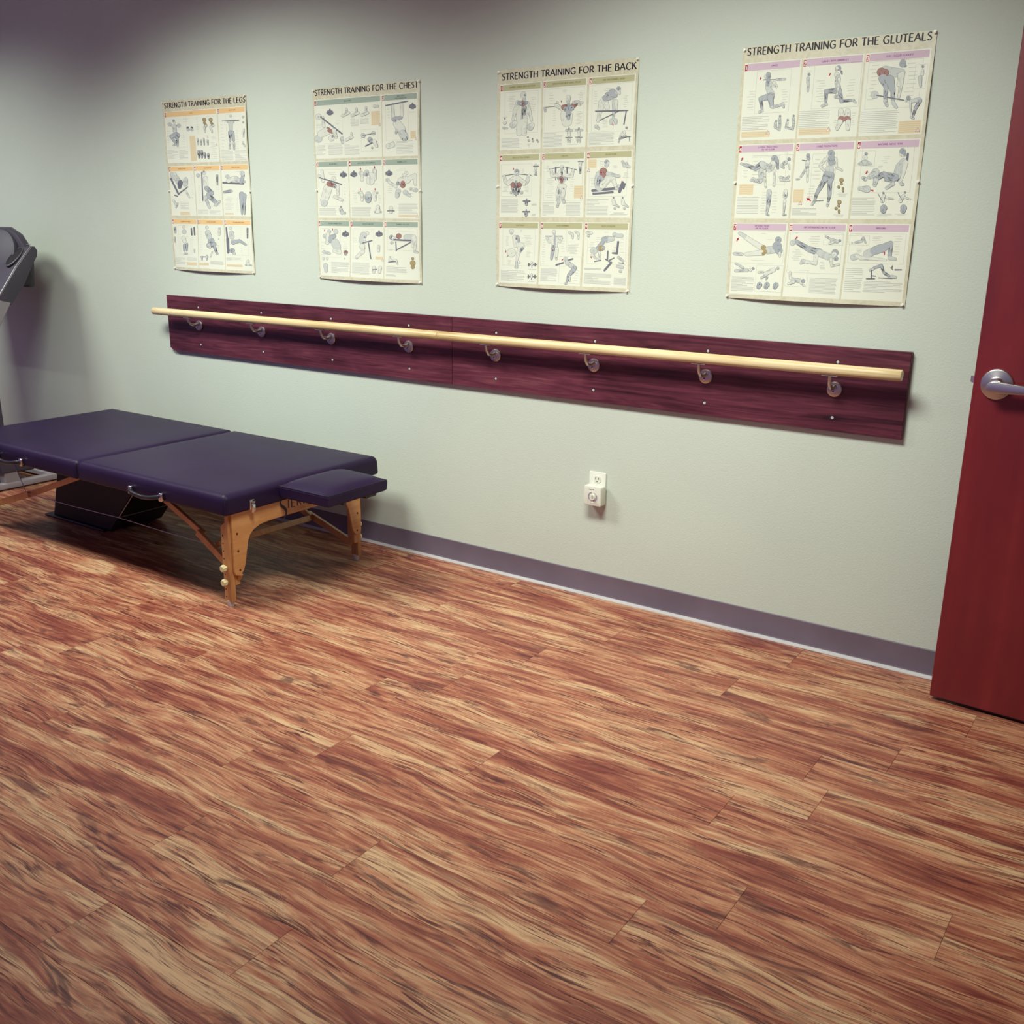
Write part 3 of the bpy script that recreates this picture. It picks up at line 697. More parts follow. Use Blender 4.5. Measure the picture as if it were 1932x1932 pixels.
def bulge(u, v):
    s, t = u / PWID, v / PHGT
    low = max(0, (t - .62) / .38)
    b = .016 * low * low * math.sin(PI * min(1, max(0, s)) ** .9)
    b += .006 * max(0, (s - .8) / .2) ** 2 * math.sin(2 * PI * t) ** 2 + .003 * max(0, (.2 - s) / .2) ** 2 * math.sin(2 * PI * t) ** 2
    b += .003 * math.sin(PI * s) * (1 - low)
    return b
def LZ(l): return (0, .00016, .00028, .00036)[l] if l < 4 else .00036 + (l - 3) * .000012
class Print:
    """flat print on one poster: polygons in (u right, v down) metres, lifted a hair per layer"""
    def __init__(s, k): s.k = k; s.x0, s.z0, s.a = POS[k]; s.mb = MB(); s.lay = 0
    def w(s, u, v, lay):
        c, sn = math.cos(s.a), math.sin(s.a)
        return (s.x0 + u * c + v * sn, -(.0022 + bulge(u, v) + LZ(lay)), s.z0 + u * sn - v * c)
    def uv(s, fr, x, y):
        ox, oy, sc = FR[fr]; P = ony(ox + x / sc, oy + y / sc, -.003); dx, dz = P.x - s.x0, P.z - s.z0
        c, sn = math.cos(s.a), math.sin(s.a); return (dx * c + dz * sn, -(-dx * sn + dz * c))
    def poly(s, pts, col, lay):
        s.mb.add([s.w(u, v, lay) for u, v in pts], [tuple(range(len(pts)))], CI[col] if isinstance(col, str) else col)
    def rect(s, u0, v0, u1, v1, col, lay, step=.0145):
        nu = max(1, math.ceil((u1 - u0) / step)); nv = max(1, math.ceil((v1 - v0) / step))
        P = [s.w(u0 + (u1 - u0) * i / nu, v0 + (v1 - v0) * j / nv, lay) for i in range(nu + 1) for j in range(nv + 1)]
        F = [(i * (nv + 1) + j, i * (nv + 1) + j + 1, (i + 1) * (nv + 1) + j + 1, (i + 1) * (nv + 1) + j) for i in range(nu) for j in range(nv)]
        s.mb.add(P, F, CI[col] if isinstance(col, str) else col)
    def text(s, txt, u0, v, h, wd=None, col='ink', lay=3, th=.15, tn=.075, align='l', gap=.16, curve=6, maxw=None):
        P, W_ = text_polys(txt, th, tn, gap, curve)
        sx = h if wd is None else wd / W_
        if maxw and W_ * sx > maxw: sx = maxw / W_
        if align == 'c': u0 = u0 - W_ * sx / 2
        for q in P: s.poly([(u0 + a * sx, v - b * h) for a, b in q], col, lay)
    def take(s, name, mats, parent):
        mb = s.mb; s.mb = MB()
        return sub(mb, name, mats, parent)

def chain_polys(P, gr):
    """polygons of a tapered limb: list of (x,y,r), grown by gr"""
    out = []
    for i, (x, y, r) in enumerate(P):
        r = max(.3, r + gr)
        out.append([(x + r * math.cos(a), y + r * math.sin(a)) for a in [k * 2 * PI / 12 for k in range(12)]])
        if i:
            X, Y, Rr = P[i - 1]; Rr = max(.3, Rr + gr); d = math.hypot(x - X, y - Y) or 1; nx, ny = -(y - Y) / d, (x - X) / d
            out.append([(X + nx * Rr, Y + ny * Rr), (X - nx * Rr, Y - ny * Rr), (x - nx * r, y - ny * r), (x + nx * r, y + ny * r)])
    return out
STY = {'o': ('grey', 'skin', 'grey', 7), 'm': ('ink', 'mus', 'ink', 15), 'd': ('ink', 'grey', 'ink', 6), 'r': ('ink', 'red', 'ink', 12), 'g': ('grey', 'shade', 'grey', 11),
       'k': ('ink', 'tan', 'ink', 5), 'h': ('grey', 'hair', 'ink', 12), 's': ('lite', 'skin', 'lite', 0)}
rng = random.Random(11)
def draw(pr, fr, code):
    """tiny drawing language in the pixels of a close-up of the photograph"""
    px = FR[fr][2]
    lay = 6
    for line in code.strip().split('\n'):
        items = [it.split() for it in line.split('|') if it.split()]
        lw = .22 * px
        for tk in items:                     # one merged outline below the whole figure
            if tk[0] in STY:
                Q = [tuple(float(c) for c in t.split(',')) for t in tk[1:]]
                for pl_ in chain_polys(Q, lw): pr.poly([pr.uv(fr, *p) for p in pl_], STY[tk[0]][0], lay)
        lay += 1
        for tk in items:
            op = tk[0]; Q = [tuple(float(c) for c in t.split(',')) for t in tk[1:]]
            if op in STY:
                oc, fc, sc, ns = STY[op]
                for pl_ in chain_polys(Q, -lw * .9): pr.poly([pr.uv(fr, *p) for p in pl_], fc, lay + 1)
                for i in range(1, len(Q)):   # contour along both sides
                    (X, Y, Rr), (x, y, r) = Q[i - 1], Q[i]; d = math.hypot(x - X, y - Y) or 1; nx, ny = -(y - Y) / d, (x - X) / d
                    for sg in (-1, 1):
                        a = (X + nx * (Rr - lw * .5) * sg, Y + ny * (Rr - lw * .5) * sg); b = (x + nx * (r - lw * .5) * sg, y + ny * (r - lw * .5) * sg); hw = lw * .8
                        q1 = (a[0] * .6 + b[0] * .4, a[1] * .6 + b[1] * .4)
                        pr.poly([pr.uv(fr, *p) for p in (a, (q1[0] + nx * hw, q1[1] + ny * hw), b, (q1[0] - nx * hw, q1[1] - ny * hw))], oc, lay + 2)
                # hatching along the limb
                if len(Q) == 1: Q = [(Q[0][0] - Q[0][2] * .5, Q[0][1], Q[0][2] * .7), (Q[0][0] + Q[0][2] * .4, Q[0][1] + Q[0][2] * .3, Q[0][2] * .7)]
                for i in range(1, len(Q)):
                    (X, Y, Rr), (x, y, r) = Q[i - 1], Q[i]; d = math.hypot(x - X, y - Y) or 1; nx, ny = -(y - Y) / d, (x - X) / d
                    for k in range(ns):
                        o = rng.uniform(-.85, .85); o2 = o + rng.uniform(-.35, .35); o2 = max(-.9, min(.9, o2))
                        t0 = rng.uniform(0, .45); t1 = t0 + rng.uniform(.3, .6); hw = lw * rng.uniform(.5, 1.0) * (1.5 if op in 'mdr' else .9)
                        a = (X + (x - X) * t0 + nx * Rr * o, Y + (y - Y) * t0 + ny * Rr * o); b = (X + (x - X) * t1 + nx * r * o2, Y + (y - Y) * t1 + ny * r * o2)
                        mm = ((a[0] + b[0]) / 2 + nx * hw, (a[1] + b[1]) / 2 + ny * hw); m2 = ((a[0] + b[0]) / 2 - nx * hw, (a[1] + b[1]) / 2 - ny * hw)
                        pr.poly([pr.uv(fr, *p) for p in (a, mm, b, m2)], sc, lay + 2)
                    if op in 'mdr':
                        for k in range(2):
                            o = rng.uniform(-.5, .5); t0 = rng.uniform(.1, .4); t1 = t0 + .4; hw = lw * .7
                            a = (X + (x - X) * t0 + nx * Rr * o, Y + (y - Y) * t0 + ny * Rr * o); b = (X + (x - X) * t1 + nx * r * o, Y + (y - Y) * t1 + ny * r * o)
                            mm = ((a[0] + b[0]) / 2 + nx * hw, (a[1] + b[1]) / 2 + ny * hw); m2 = ((a[0] + b[0]) / 2 - nx * hw, (a[1] + b[1]) / 2 - ny * hw)
                            pr.poly([pr.uv(fr, *p) for p in (a, mm, b, m2)], 'skin', lay + 3)
                lay += 3
            elif op == 'X':
                (x, y, s_), = Q
                P = [(-.18, -.9), (.18, -.9), (.25, -.5), (.75, -.35), (1, 0), (.95, .6), (.6, .65), (.3, .9), (-.3, .9), (-.6, .65), (-.95, .6), (-1, 0), (-.75, -.35), (-.25, -.5)]
                pr.poly([pr.uv(fr, x + a * s_, y + b * s_) for a, b in P], 'grey', lay)
                for k in range(16):
                    a = rng.uniform(-.8, .8); b = rng.uniform(-.3, .35); c = a * .55 + rng.uniform(-.1, .1); d = b + rng.uniform(.15, .4); hw = .05
                    pr.poly([pr.uv(fr, x + q * s_, y + r_ * s_) for q, r_ in ((a, b), ((a + c) / 2 + hw, (b + d) / 2), (c, d), ((a + c) / 2 - hw, (b + d) / 2))], 'ink' if k % 3 else 'shade', lay + 1)
                lay += 2
            elif op == 'l' or op == 'L':
                for pl_ in chain_polys(Q, 0): pr.poly([pr.uv(fr, *p) for p in pl_], 'grey' if op == 'l' else 'ink', lay)
                lay += 1
            elif op in 'TCN':
                (xa, ya), (xb, yb), (n_,) = Q; u0, v0 = pr.uv(fr, xa, ya); u1, v1 = pr.uv(fr, xb, yb); n_ = int(n_)
                for k in range(n_):
                    v = v0 + (v1 - v0) * (k + .5) / n_
                    if op == 'T': e = u1 - (u1 - u0) * (rng.uniform(.25, .7) if rng.random() < .18 else rng.uniform(0, .06)); pr.rect(u0, v - .00085, e, v + .00085, 'text', 3)
                    else:
                        a = u0 + (u1 - u0) * rng.uniform(0, .35); e = u1 - (u1 - u0) * rng.uniform(0, .35); pr.rect(a, v - .0007, e, v + .0007, 'lite', 3)
            elif op == 'F':
                (xa, ya), (xb, yb) = Q; u0, v0 = pr.uv(fr, xa, ya); u1, v1 = pr.uv(fr, xb, yb); h = .00045
                for r_ in ((u0, v0 - h, u1, v0 + h), (u0, v1 - h, u1, v1 + h), (u0 - h, v0, u0 + h, v1), (u1 - h, v0, u1 + h, v1)): pr.rect(*r_, 'lite', 2)
            elif op == 'B':
                (xa, ya), (xb, yb) = Q; u0, v0 = pr.uv(fr, xa, ya); u1, v1 = pr.uv(fr, xb, yb); pr.rect(u0, v0, u1, v1, 'warn', 3)
                n_ = max(2, int((v1 - v0) / .006))
                for k in range(n_): v = v0 + (v1 - v0) * (k + .7) / (n_ + .4); pr.rect(u0 + .002, v - .0007, u1 - .002 - rng.uniform(0, .3) * (u1 - u0) * (k == n_ - 1), v + .0007, 'text', 4)
            elif op == 'W':
                (x, y), = Q; u, v = pr.uv(fr, x, y); a = .0072
                pr.poly([(u, v - a), (u - a, v + a * .8), (u + a, v + a * .8)], 'red', 5); pr.poly([(u, v - a * .66), (u - a * .70, v + a * .64), (u + a * .70, v + a * .64)], 'white', 6)
                pr.rect(u - .0005, v - .0022, u + .0005, v + .0022, 'red', 7); pr.rect(u - .0005, v + .003, u + .0005, v + .004, 'red', 7)
            elif op == 'A':
                (x, y), (x2, y2) = Q; dx, dy = x2 - x, y2 - y; L = math.hypot(dx, dy); nx, ny = -dy / L, dx / L; hw = L * .16
                for pts in ([(x + nx * hw * .6, y + ny * hw * .6), (x - nx * hw * .6, y - ny * hw * .6), (x + dx * .6 - nx * hw, y + dy * .6 - ny * hw), (x + dx * .6 + nx * hw, y + dy * .6 + ny * hw)],
                            [(x + dx * .5 + nx * hw * 2, y + dy * .5 + ny * hw * 2), (x + dx * .5 - nx * hw * 2, y + dy * .5 - ny * hw * 2), (x2, y2)]):
                    pr.poly([pr.uv(fr, *p) for p in pts], 'tag', 5)

ART = {}
ART['G'] = [
('G1', ['LUNGES'], '''F 243,322 532,700|C 150,500 215,690 8|C 465,480 528,640 7|T 105,745 348,868 9|B 95,888 356,932|W 340,890|A 265,405 278,372
l 300,400,4 430,398,4|g 425,398,10 500,394,11|o 400,425,15 425,465,12 392,462,11|g 352,430,30 345,475,26 372,530,34
o 322,368,14 330,385,12|h 348,350,22 344,400,17 340,450,11|m 372,552,34 278,575,20|m 275,578,20 288,680,11|g 290,690,11 262,702,11
m 365,560,30 378,648,18|g 385,655,15 465,635,12|g 482,628,15 490,655,10
h 420,785,10|g 412,805,12 412,840,15 440,862,8|h 457,738,10|g 452,760,13 455,810,12 450,870,8|h 528,775,10|g 522,800,12 515,845,14 560,858,8|h 584,735,9|g 580,758,12 582,810,11 576,862,8'''),
('G1', ['LUNGES WITH DUMBBELLS'], '''F 785,262 1185,650|C 690,312 765,322 1|C 800,400 880,610 9|C 1088,390 1150,560 7|T 640,690 915,850 10|B 632,862 920,908|W 910,862|A 915,365 930,335
h 728,350,14|g 720,385,16 720,430,16|g 720,450,13 716,505,10|o 990,355,26|h 1005,290,24|h 1028,320,10 1035,345,7|o 990,290,16 982,315,9
g 1000,375,22 988,420,20 1000,470,26|m 1005,500,30 885,508,18|m 888,510,18 885,610,11|g 890,630,14 850,645,12|m 1012,520,24 1030,600,18|m 1035,602,14 1130,590,10|g 1140,590,13 1160,610,10
o 1010,390,14 1000,470,11 985,550,9|g 975,560,14 995,562,14
o 1025,690,24 1030,740,30|o 1090,690,22 1085,740,28|r 1032,765,32|r 1085,765,32|o 1020,790,24 990,855,16|o 1092,790,22 1090,855,18|C 955,770 995,850 4|C 1120,700 1160,830 6'''),
('G1', ['STIFF-LEGGED DEADLIFTS'], '''F 1290,238 1745,650|C 1300,250 1350,600 10|C 1640,230 1720,600 10|T 1215,695 1550,890 12|B 1568,785 1765,895|W 1742,868
g 1340,540,36|g 1340,540,20|l 1360,545,6 1610,590,6|g 1590,330,36 1510,330,46 1440,320,50|h 1600,255,30 1605,230,24|h 1625,270,14
r 1405,330,44|r 1440,330,34|m 1420,390,44 1450,460,28|m 1480,400,44 1505,490,28|m 1445,490,22 1440,580,17|m 1510,500,22 1510,590,17|g 1440,600,19 1455,640,14|g 1510,610,19 1540,655,15
o 1600,340,22 1590,430,17 1565,560,12|o 1575,350,18 1560,450,14|F 1725,260 1812,480|h 1790,275,12|o 1788,310,13 1785,350,14|g 1765,380,20 1770,460,11
h 1655,570,20|o 1635,595,11|g 1680,600,18 1760,585,20|m 1765,595,20 1720,670,14|m 1720,675,13 1695,750,9|o 1672,610,10 1685,740,7|g 1680,750,9 1705,760,9'''),
('G2', ['LATERAL THIGH RAISES', 'ON THE FLOOR'], '''F 112,142 548,440|C 185,165 560,180 2|C 165,205 205,380 6|C 235,205 320,360 5|B 125,435 250,530|T 105,552 300,712 11|A 142,215 160,182|F 500,160 605,410
g 140,242,11 200,260,16|m 195,258,17 275,290,20 335,240,24|g 340,245,28 400,290,34 440,250,30|h 455,195,32|h 480,215,16 485,285,12|o 440,235,20
g 330,310,24 325,390,20|g 320,405,20 260,400,15|g 255,385,16 235,400,11|o 360,290,14 362,370,11 372,460,10|o 455,310,15 452,380,12 448,450,10
h 590,200,16|g 560,230,18 530,250,16|o 590,250,8 595,295,6|g 520,265,13 540,280,10|g 510,370,14 560,390,14 590,360,8|o 510,395,10 590,400,8
g 405,500,20 400,560,22|m 402,560,20 395,630,16|g 392,640,16 382,700,9|g 380,715,9 400,722,7|C 325,500 375,720 9|C 430,500 470,710 8
o 560,500,18 552,545,20|m 556,540,17|o 550,590,13 545,640,10|g 545,640,11 540,705,7|g 535,720,8 560,720,6'''),
('G2', ['CABLE ADDUCTIONS'], '''F 815,152 1000,560|C 815,190 880,400 6|C 760,440 830,560 5|T 620,655 850,725 6|B 635,482 718,605|W 695,610|A 795,590 752,562|C 680,130 795,132 1
h 770,165,18 772,195,18|o 765,225,17 760,255,18|m 760,275,18|g 745,300,12 700,365,9|o 765,300,12 762,410,8|g 660,390,8 685,388,7|l 715,210,4 755,215,5
o 930,200,16 880,265,13 925,315,12|o 1025,200,16 1035,280,12 1085,305,9|o 965,190,30 990,190,30|o 975,250,38|h 985,145,32|h 985,190,34 985,235,30
g 970,300,40|m 945,340,32 930,380,30|m 985,345,28 980,390,26|m 925,390,26 855,510,16|m 850,520,15 830,585,10|g 830,590,13 805,625,10|m 972,410,22 968,540,16|m 968,545,14 955,600,10|g 955,615,12 948,635,10|l 830,590,3 910,585,3
k 1080,395,20|k 1080,430,13|k 1055,460,13|k 1095,470,9 1095,500,9|k 1060,600,20|k 1055,635,13|k 1030,660,14|k 1058,680,11 1058,702,9|C 1020,510 1135,552 4|C 1000,715 1110,745 3'''),
('G2', ['MACHINE ABDUCTIONS'], '''F 1280,95 1715,510|F 1235,125 1385,265|C 1450,170 1530,240 4|C 1420,260 1470,280 2|T 1180,555 1385,728 11|A 1305,340 1325,308|A 1352,488 1385,500
h 1310,150,15|o 1300,185,22|g 1285,235,26 1245,245,12|g 1310,235,26 1355,245,12|l 1700,150,10 1685,250,14|l 1690,240,14 1600,400,10
o 1650,150,30|h 1650,128,30|h 1668,155,17|g 1660,225,34 1620,280,40 1600,350,36|o 1680,230,22 1660,330,15 1625,420,11
m 1580,370,34 1480,345,26|m 1475,340,26 1400,380,26|g 1400,320,34 1340,370,18|g 1400,400,24 1390,440,18|m 1560,395,24 1490,390,16|g 1300,385,20 1280,375,14|g 1320,480,32 1250,475,18
g 1560,430,18 1500,470,14|g 1650,435,14 1640,430,18|h 1470,515,10|o 1475,540,14 1460,590,18|o 1500,560,10 1560,572,7|l 1420,520,3 1465,600,3|h 1672,510,10|o 1660,540,14 1630,590,18|o 1670,560,9 1720,575,7|l 1605,510,3 1650,590,3
m 1475,655,30|h 1470,680,26|m 1660,655,30|h 1655,680,26|C 1410,708 1555,735 3|C 1572,708 1710,730 2'''),
('G3', ['HIP ABDUCTIONS', 'ON THE FLOOR'], '''F 112,125 580,438|C 380,150 440,155 1|C 430,205 485,212 1|C 200,400 480,405 1|T 105,550 312,695 12|A 150,225 168,190
o 230,185,20 380,280,26|g 180,150,17 230,180,19|o 240,345,17 390,330,28|g 130,340,15 200,345,15|g 440,310,34 500,300,36|k 400,285,26|k 420,320,20|k 400,340,17
h 540,210,30|h 530,270,44|h 545,310,36|o 555,335,12 555,365,9
g 210,470,11 140,430,8|g 250,495,14 140,500,12|o 280,490,16|h 305,480,14|F 340,445 575,700|o 500,490,20 420,530,18|g 540,475,13|o 400,510,9 355,512,8|g 430,540,12 385,565,9|g 440,560,9 430,580,7
m 370,630,24|h 360,650,20|m 440,630,24|h 430,650,20|m 525,632,24|h 515,652,20|C 335,690 540,695 1'''),
('G3', ['HIP EXTENSIONS ON THE FLOOR'], '''F 655,140 1110,530|C 690,145 740,150 1|C 825,170 920,300 6|C 670,295 760,410 6|C 930,410 980,490 5|T 840,560 1085,720 12|A 700,205 722,178|F 970,160 1145,260
g 672,240,24 700,225,20|m 710,230,20 830,300,26|m 830,300,26 920,325,36|g 930,335,34 1010,370,30|g 1000,360,28 1060,360,26|h 1072,330,32|o 1065,345,22|h 1080,385,22
o 895,360,22 890,430,16|o 890,430,17 800,415,13|g 775,410,22 755,430,11|o 1035,390,15 1040,455,11 1110,440,9
g 985,178,8 1030,205,10|g 1040,215,18 1090,225,16|h 1115,218,13|o 1050,235,12 1020,245,9|F 618,490 812,650
o 655,515,11 660,570,13|g 680,580,18 745,590,18|h 780,592,17|o 690,605,13 640,620,10|o 755,610,9 790,640,8'''),
('G3', ['BRIDGING'], '''F 1215,150 1705,440|C 1250,155 1335,160 1|C 1420,175 1515,240 4|C 1615,165 1690,360 8|C 1265,290 1330,340 4|T 1175,468 1312,705 13|T 1345,590 1690,715 8|A 1530,355 1530,318
F 1200,170 1385,260|g 1260,235,9 1300,228,13|g 1315,225,12 1335,190,10|g 1335,190,9 1355,240,7|o 1230,240,8
g 1240,375,28 1280,365,24|o 1280,362,20|o 1310,380,20 1420,385,16 1545,400,9|g 1370,345,38 1410,325,36|m 1430,315,36 1500,290,40|m 1510,290,38 1590,245,24|m 1588,255,24 1580,360,18|g 1580,380,18 1630,390,15
m 1500,450,14 1430,475,10|g 1425,485,12 1395,495,9|m 1502,450,14 1525,515,11|m 1530,520,13 1570,545,13|g 1600,555,16 1635,560,12|l 1475,565,3 1600,570,4|l 1410,500,6 1410,570,5|l 1365,572,5 1440,572,5|l 1410,545,4 1450,548,4
l 1590,470,4 1610,490,4|l 1630,490,6 1690,490,5|l 1605,455,5 1600,475,5'''),
]
ART['B'] = [
('B1', ['DUMBBELL SHRUGS WITH ROTATION'], '''F 160,450 585,960|C 190,490 300,700 10|C 480,500 570,690 8|T 112,1045 350,1165 8|F 130,770 190,770
o 350,590,40 350,700,44 360,850,50|o 430,590,36 420,700,44 400,850,50|o 345,900,40 345,980,34|o 410,890,38 410,980,32|o 330,580,34 290,680,24 265,800,18|o 450,590,30 480,680,22 505,810,17
m 340,585,24 395,600,26 440,580,22|r 395,560,16 390,620,14|m 390,640,12 386,780,9|m 430,640,14 415,730,12|o 400,490,34 400,470,34|g 405,530,24|h 420,480,18
g 260,870,40|o 290,840,30|g 260,870,16|g 490,895,44|o 515,870,30|g 490,895,16|h 158,785,9|o 158,840,22|g 140,910,13 185,910,13
m 460,1025,9|g 470,1070,14|m 520,1050,9|g 525,1080,12|m 580,1065,11|g 590,1085,12|C 445,1110 500,1150 4'''),
('B1', ['UPRIGHT ROWS WITH HANDS SPREAD'], '''F 680,405 1180,945|C 730,440 810,600 5|C 780,670 830,890 7|C 1080,690 1170,860 9|C 1110,440 1185,540 5|C 890,410 1000,440 2|T 665,975 910,1150 11|A 898,580 898,545
o 930,740,50 960,840,56|o 1010,740,34 990,840,40|l 670,640,4 820,628,4|g 680,650,16 685,690,14|o 830,610,26 920,670,28|o 835,600,20 845,575,14
r 930,640,36 990,640,40|r 1060,610,34 1110,580,18|m 990,600,20 990,700,36|m 985,720,34 990,790,16|m 950,660,30|m 1030,650,34|g 1060,575,22 1120,565,18|o 1130,600,22 1165,575,16|o 985,510,32 985,530,32|g 985,560,24
o 995,950,18 995,1000,22|g 960,940,12 1035,940,12|o 980,1050,11 980,1090,8|o 1010,1050,11 1010,1090,8|h 995,915,10|l 950,1030,3 1040,1030,3|o 1122,950,18 1122,1000,22|g 1085,935,12 1165,935,12|o 1105,1050,11 1105,1090,8|o 1138,1050,11 1138,1090,8|h 1124,910,10|l 1080,1028,3 1170,1028,3|C 945,1115 1140,1125 1'''),
('B1', ['ONE-ARM DUMBBELL ROWS'], '''F 1300,350 1800,940|C 1310,420 1370,600 6|C 1690,480 1770,640 6|C 1420,800 1500,900 5|C 1450,390 1590,420 2|T 1250,975 1580,1120 10|A 1566,885 1566,850
l 1340,690,9 1760,680,9|l 1740,690,8 1710,860,9|l 1640,690,6 1390,810,7|g 1390,620,18 1380,690,14|o 1420,580,44 1400,680,34|o 1395,690,26 1370,820,18|g 1350,890,26 1380,915,16|o 1450,540,44 1490,640,34
m 1470,520,40 1540,490,46|m 1560,450,50 1590,480,36|m 1500,480,40|g 1580,560,26 1575,700,17 1570,800,12|o 1610,560,22 1610,660,14|o 1640,430,26 1650,455,18|h 1640,395,28|g 1610,450,22|g 1545,810,26 1540,840,22|g 1600,810,26 1600,840,22
o 1720,960,18 1690,990,24|h 1745,905,16|l 1660,1030,5 1795,1020,5|g 1665,1010,12 1640,1090,9|l 1780,1025,4 1785,1080,4|o 1725,990,9 1745,1020,8|l 1670,1050,3 1740,1030,3'''),
('B2', ['BACK LAT PULL-DOWNS'], '''F 108,280 505,690|C 130,410 215,420 1|C 370,330 420,410 4|C 115,560 210,640 5|C 410,560 480,640 5|T 105,725 330,908 14|A 269,320 269,352
l 120,430,5 310,400,5 500,420,5|o 150,430,18 160,500,24 200,530,26|o 470,420,18 450,500,24 410,530,26|o 210,510,30 270,470,34|o 400,510,30 340,470,34|o 305,460,44 305,620,50
r 265,545,34 300,560,30|r 345,545,34 310,560,30|m 305,500,14 303,680,9|m 255,590,16 285,660,11|m 350,590,16 325,660,11|h 313,370,32|g 313,400,28|g 240,645,18|g 375,645,22
o 565,290,20 560,330,20|l 530,300,5 600,300,5|g 560,370,14 570,410,9|g 545,410,8 575,420,6|m 440,765,20 440,800,16|l 400,755,9 485,755,9|h 442,730,9|m 435,905,20 435,940,16|l 395,892,9 480,892,9|h 438,870,9|C 498,785 580,815 4|C 498,920 580,950 4'''),
('B2', ['CHIN-UPS'], '''F 672,222 1160,745|C 690,290 745,380 5|C 690,450 820,720 10|C 1000,460 1060,640 6|C 760,240 1040,260 2|T 650,770 800,945 11|T 955,770 1140,945 11
l 740,340,5 870,315,5|l 950,315,5 1090,345,5|l 822,320,12 822,480,6|l 972,320,12 972,480,6|o 760,345,16 775,420,24 840,420,26|o 1050,345,16 1030,430,24 960,420,26|o 900,400,56 900,480,46|m 870,460,28|m 930,460,28|r 895,450,24 900,500,24|m 900,360,14 905,430,10|o 905,310,26|g 900,330,20|h 920,315,12
o 880,560,32 850,680,26|o 930,560,30 915,690,26|m 870,610,16 860,660,12|m 925,590,14|g 850,700,24 862,770,20|g 910,710,22 930,770,18|g 850,800,17 845,830,11
o 1145,250,20 1140,290,18|m 1140,320,16 1140,390,11|l 1115,240,5 1180,240,5|B 1062,555 1175,715|W 1155,705'''),
('B2', ['SEATED ROWS'], '''F 1265,190 1735,690|C 1390,230 1450,310 4|C 1560,290 1630,330 3|C 1270,450 1340,580 6|C 1690,380 1770,450 5|T 1225,725 1500,940 12|B 1240,215 1350,320|W 1250,352|A 1700,500 1668,500
l 1300,620,18 1600,590,18|l 1310,660,14 1560,640,14|g 1400,420,60 1370,500,50 1390,570,56|r 1440,370,50 1430,410,44|m 1400,450,34 1370,540,24|h 1485,250,32|g 1480,290,26|o 1500,260,18
o 1430,550,44 1540,430,36|o 1550,430,36 1600,560,22|g 1500,400,28 1640,430,18|o 1650,430,14|g 1610,590,22 1640,560,18|l 1690,520,20 1650,630,20|l 1720,530,12 1700,590,12
g 1690,240,16 1710,290,24|g 1740,260,14 1750,300,22|o 1775,310,16|o 1570,740,20 1580,790,24|h 1572,710,11|g 1600,800,16 1640,830,10|g 1590,850,16|o 1690,740,20 1700,790,24|h 1690,710,11|g 1720,800,16 1760,830,10|g 1715,850,16|C 1520,900 1770,940 4'''),
('B3', ['BENT ROWS'], '''F 135,150 548,635|C 350,160 390,200 3|C 400,230 520,380 8|C 420,430 500,520 5|C 165,240 210,370 7|C 190,550 250,630 5|T 105,680 430,838 11|A 172,460 172,425
o 245,460,58|l 190,510,6 250,465,5|o 245,180,28|g 245,205,20|o 285,260,30 310,340,34 360,370,44|m 320,260,26 335,310,24|r 310,280,16|o 285,310,22 295,380,16|o 375,370,42 340,460,26|m 390,400,20 360,450,12|o 335,470,24 320,560,15|g 315,580,14 320,650,18|g 300,650,13|o 355,590,14
o 520,590,14 520,620,14|l 470,615,5 585,615,5|l 520,630,5 522,660,4|l 480,600,10 480,630,10|l 565,600,10 565,630,10|o 520,745,14 520,775,14|l 470,770,5 585,770,5|l 522,785,5 522,810,4|l 480,755,10 480,785,10|l 565,755,10 565,785,10|C 460,670 590,690 2|C 460,825 580,845 2'''),
('B3', ['GOOD MORNINGS'], '''F 640,150 955,640|F 885,508 1150,868|C 650,250 690,620 12|C 890,260 950,460 6|C 960,340 1130,480 10|T 640,660 855,838 13|C 1060,640 1140,840 6
o 750,290,36 800,290,50|o 860,290,34|l 690,245,5 910,245,5|o 710,270,16 740,320,18|o 900,270,16 880,320,16|o 810,330,44 810,380,40|m 812,250,13 812,350,11|o 800,190,26|g 805,215,16
m 790,410,24 775,540,15|o 840,410,24 838,540,15|m 800,380,20|r 790,430,14|m 838,525,12|g 958,545,30|l 840,620,11 930,590,10|l 1000,555,9 1050,540,10|A 905,565 925,540
g 980,590,28 1040,630,30|m 1070,660,34|m 1060,690,30 1010,750,20|m 1005,755,20 990,830,13|g 970,860,17|o 1020,770,12 1020,830,8|o 1000,195,14 1040,220,16 1045,270,9|o 1080,185,13 1115,210,16 1120,280,9'''),
('B3', ['BACK EXTENSION'], '''F 1245,155 1728,620|C 1400,190 1550,200 1|C 1340,250 1400,330 3|C 1250,320 1330,400 4|C 1560,380 1620,460 4|C 1650,260 1720,480 5|T 1200,655 1420,690 3|T 1200,720 1545,880 11|T 1580,780 1735,890 8|A 1295,535 1278,505
l 1500,440,10 1495,560,10|l 1470,545,8 1540,590,8|l 1545,590,14 1460,690,14|l 1520,560,8 1580,530,8|l 1635,320,14 1620,460,14|l 1560,465,10 1620,470,14
g 1620,240,26 1680,240,26|g 1590,225,30|g 1560,280,30 1480,290,40|m 1500,275,34 1440,290,30|m 1430,330,26 1380,400,30|k 1415,400,40|m 1440,400,26|g 1320,435,46|o 1390,450,16 1400,560,10|o 1300,490,18 1380,560,10|l 1330,575,5 1410,560,7
o 1230,200,18 1285,205,18|g 1250,240,18|g 1640,520,16 1700,570,14|l 1640,590,4 1710,600,4|g 1625,640,18 1690,650,18|g 1665,700,20'''),
]
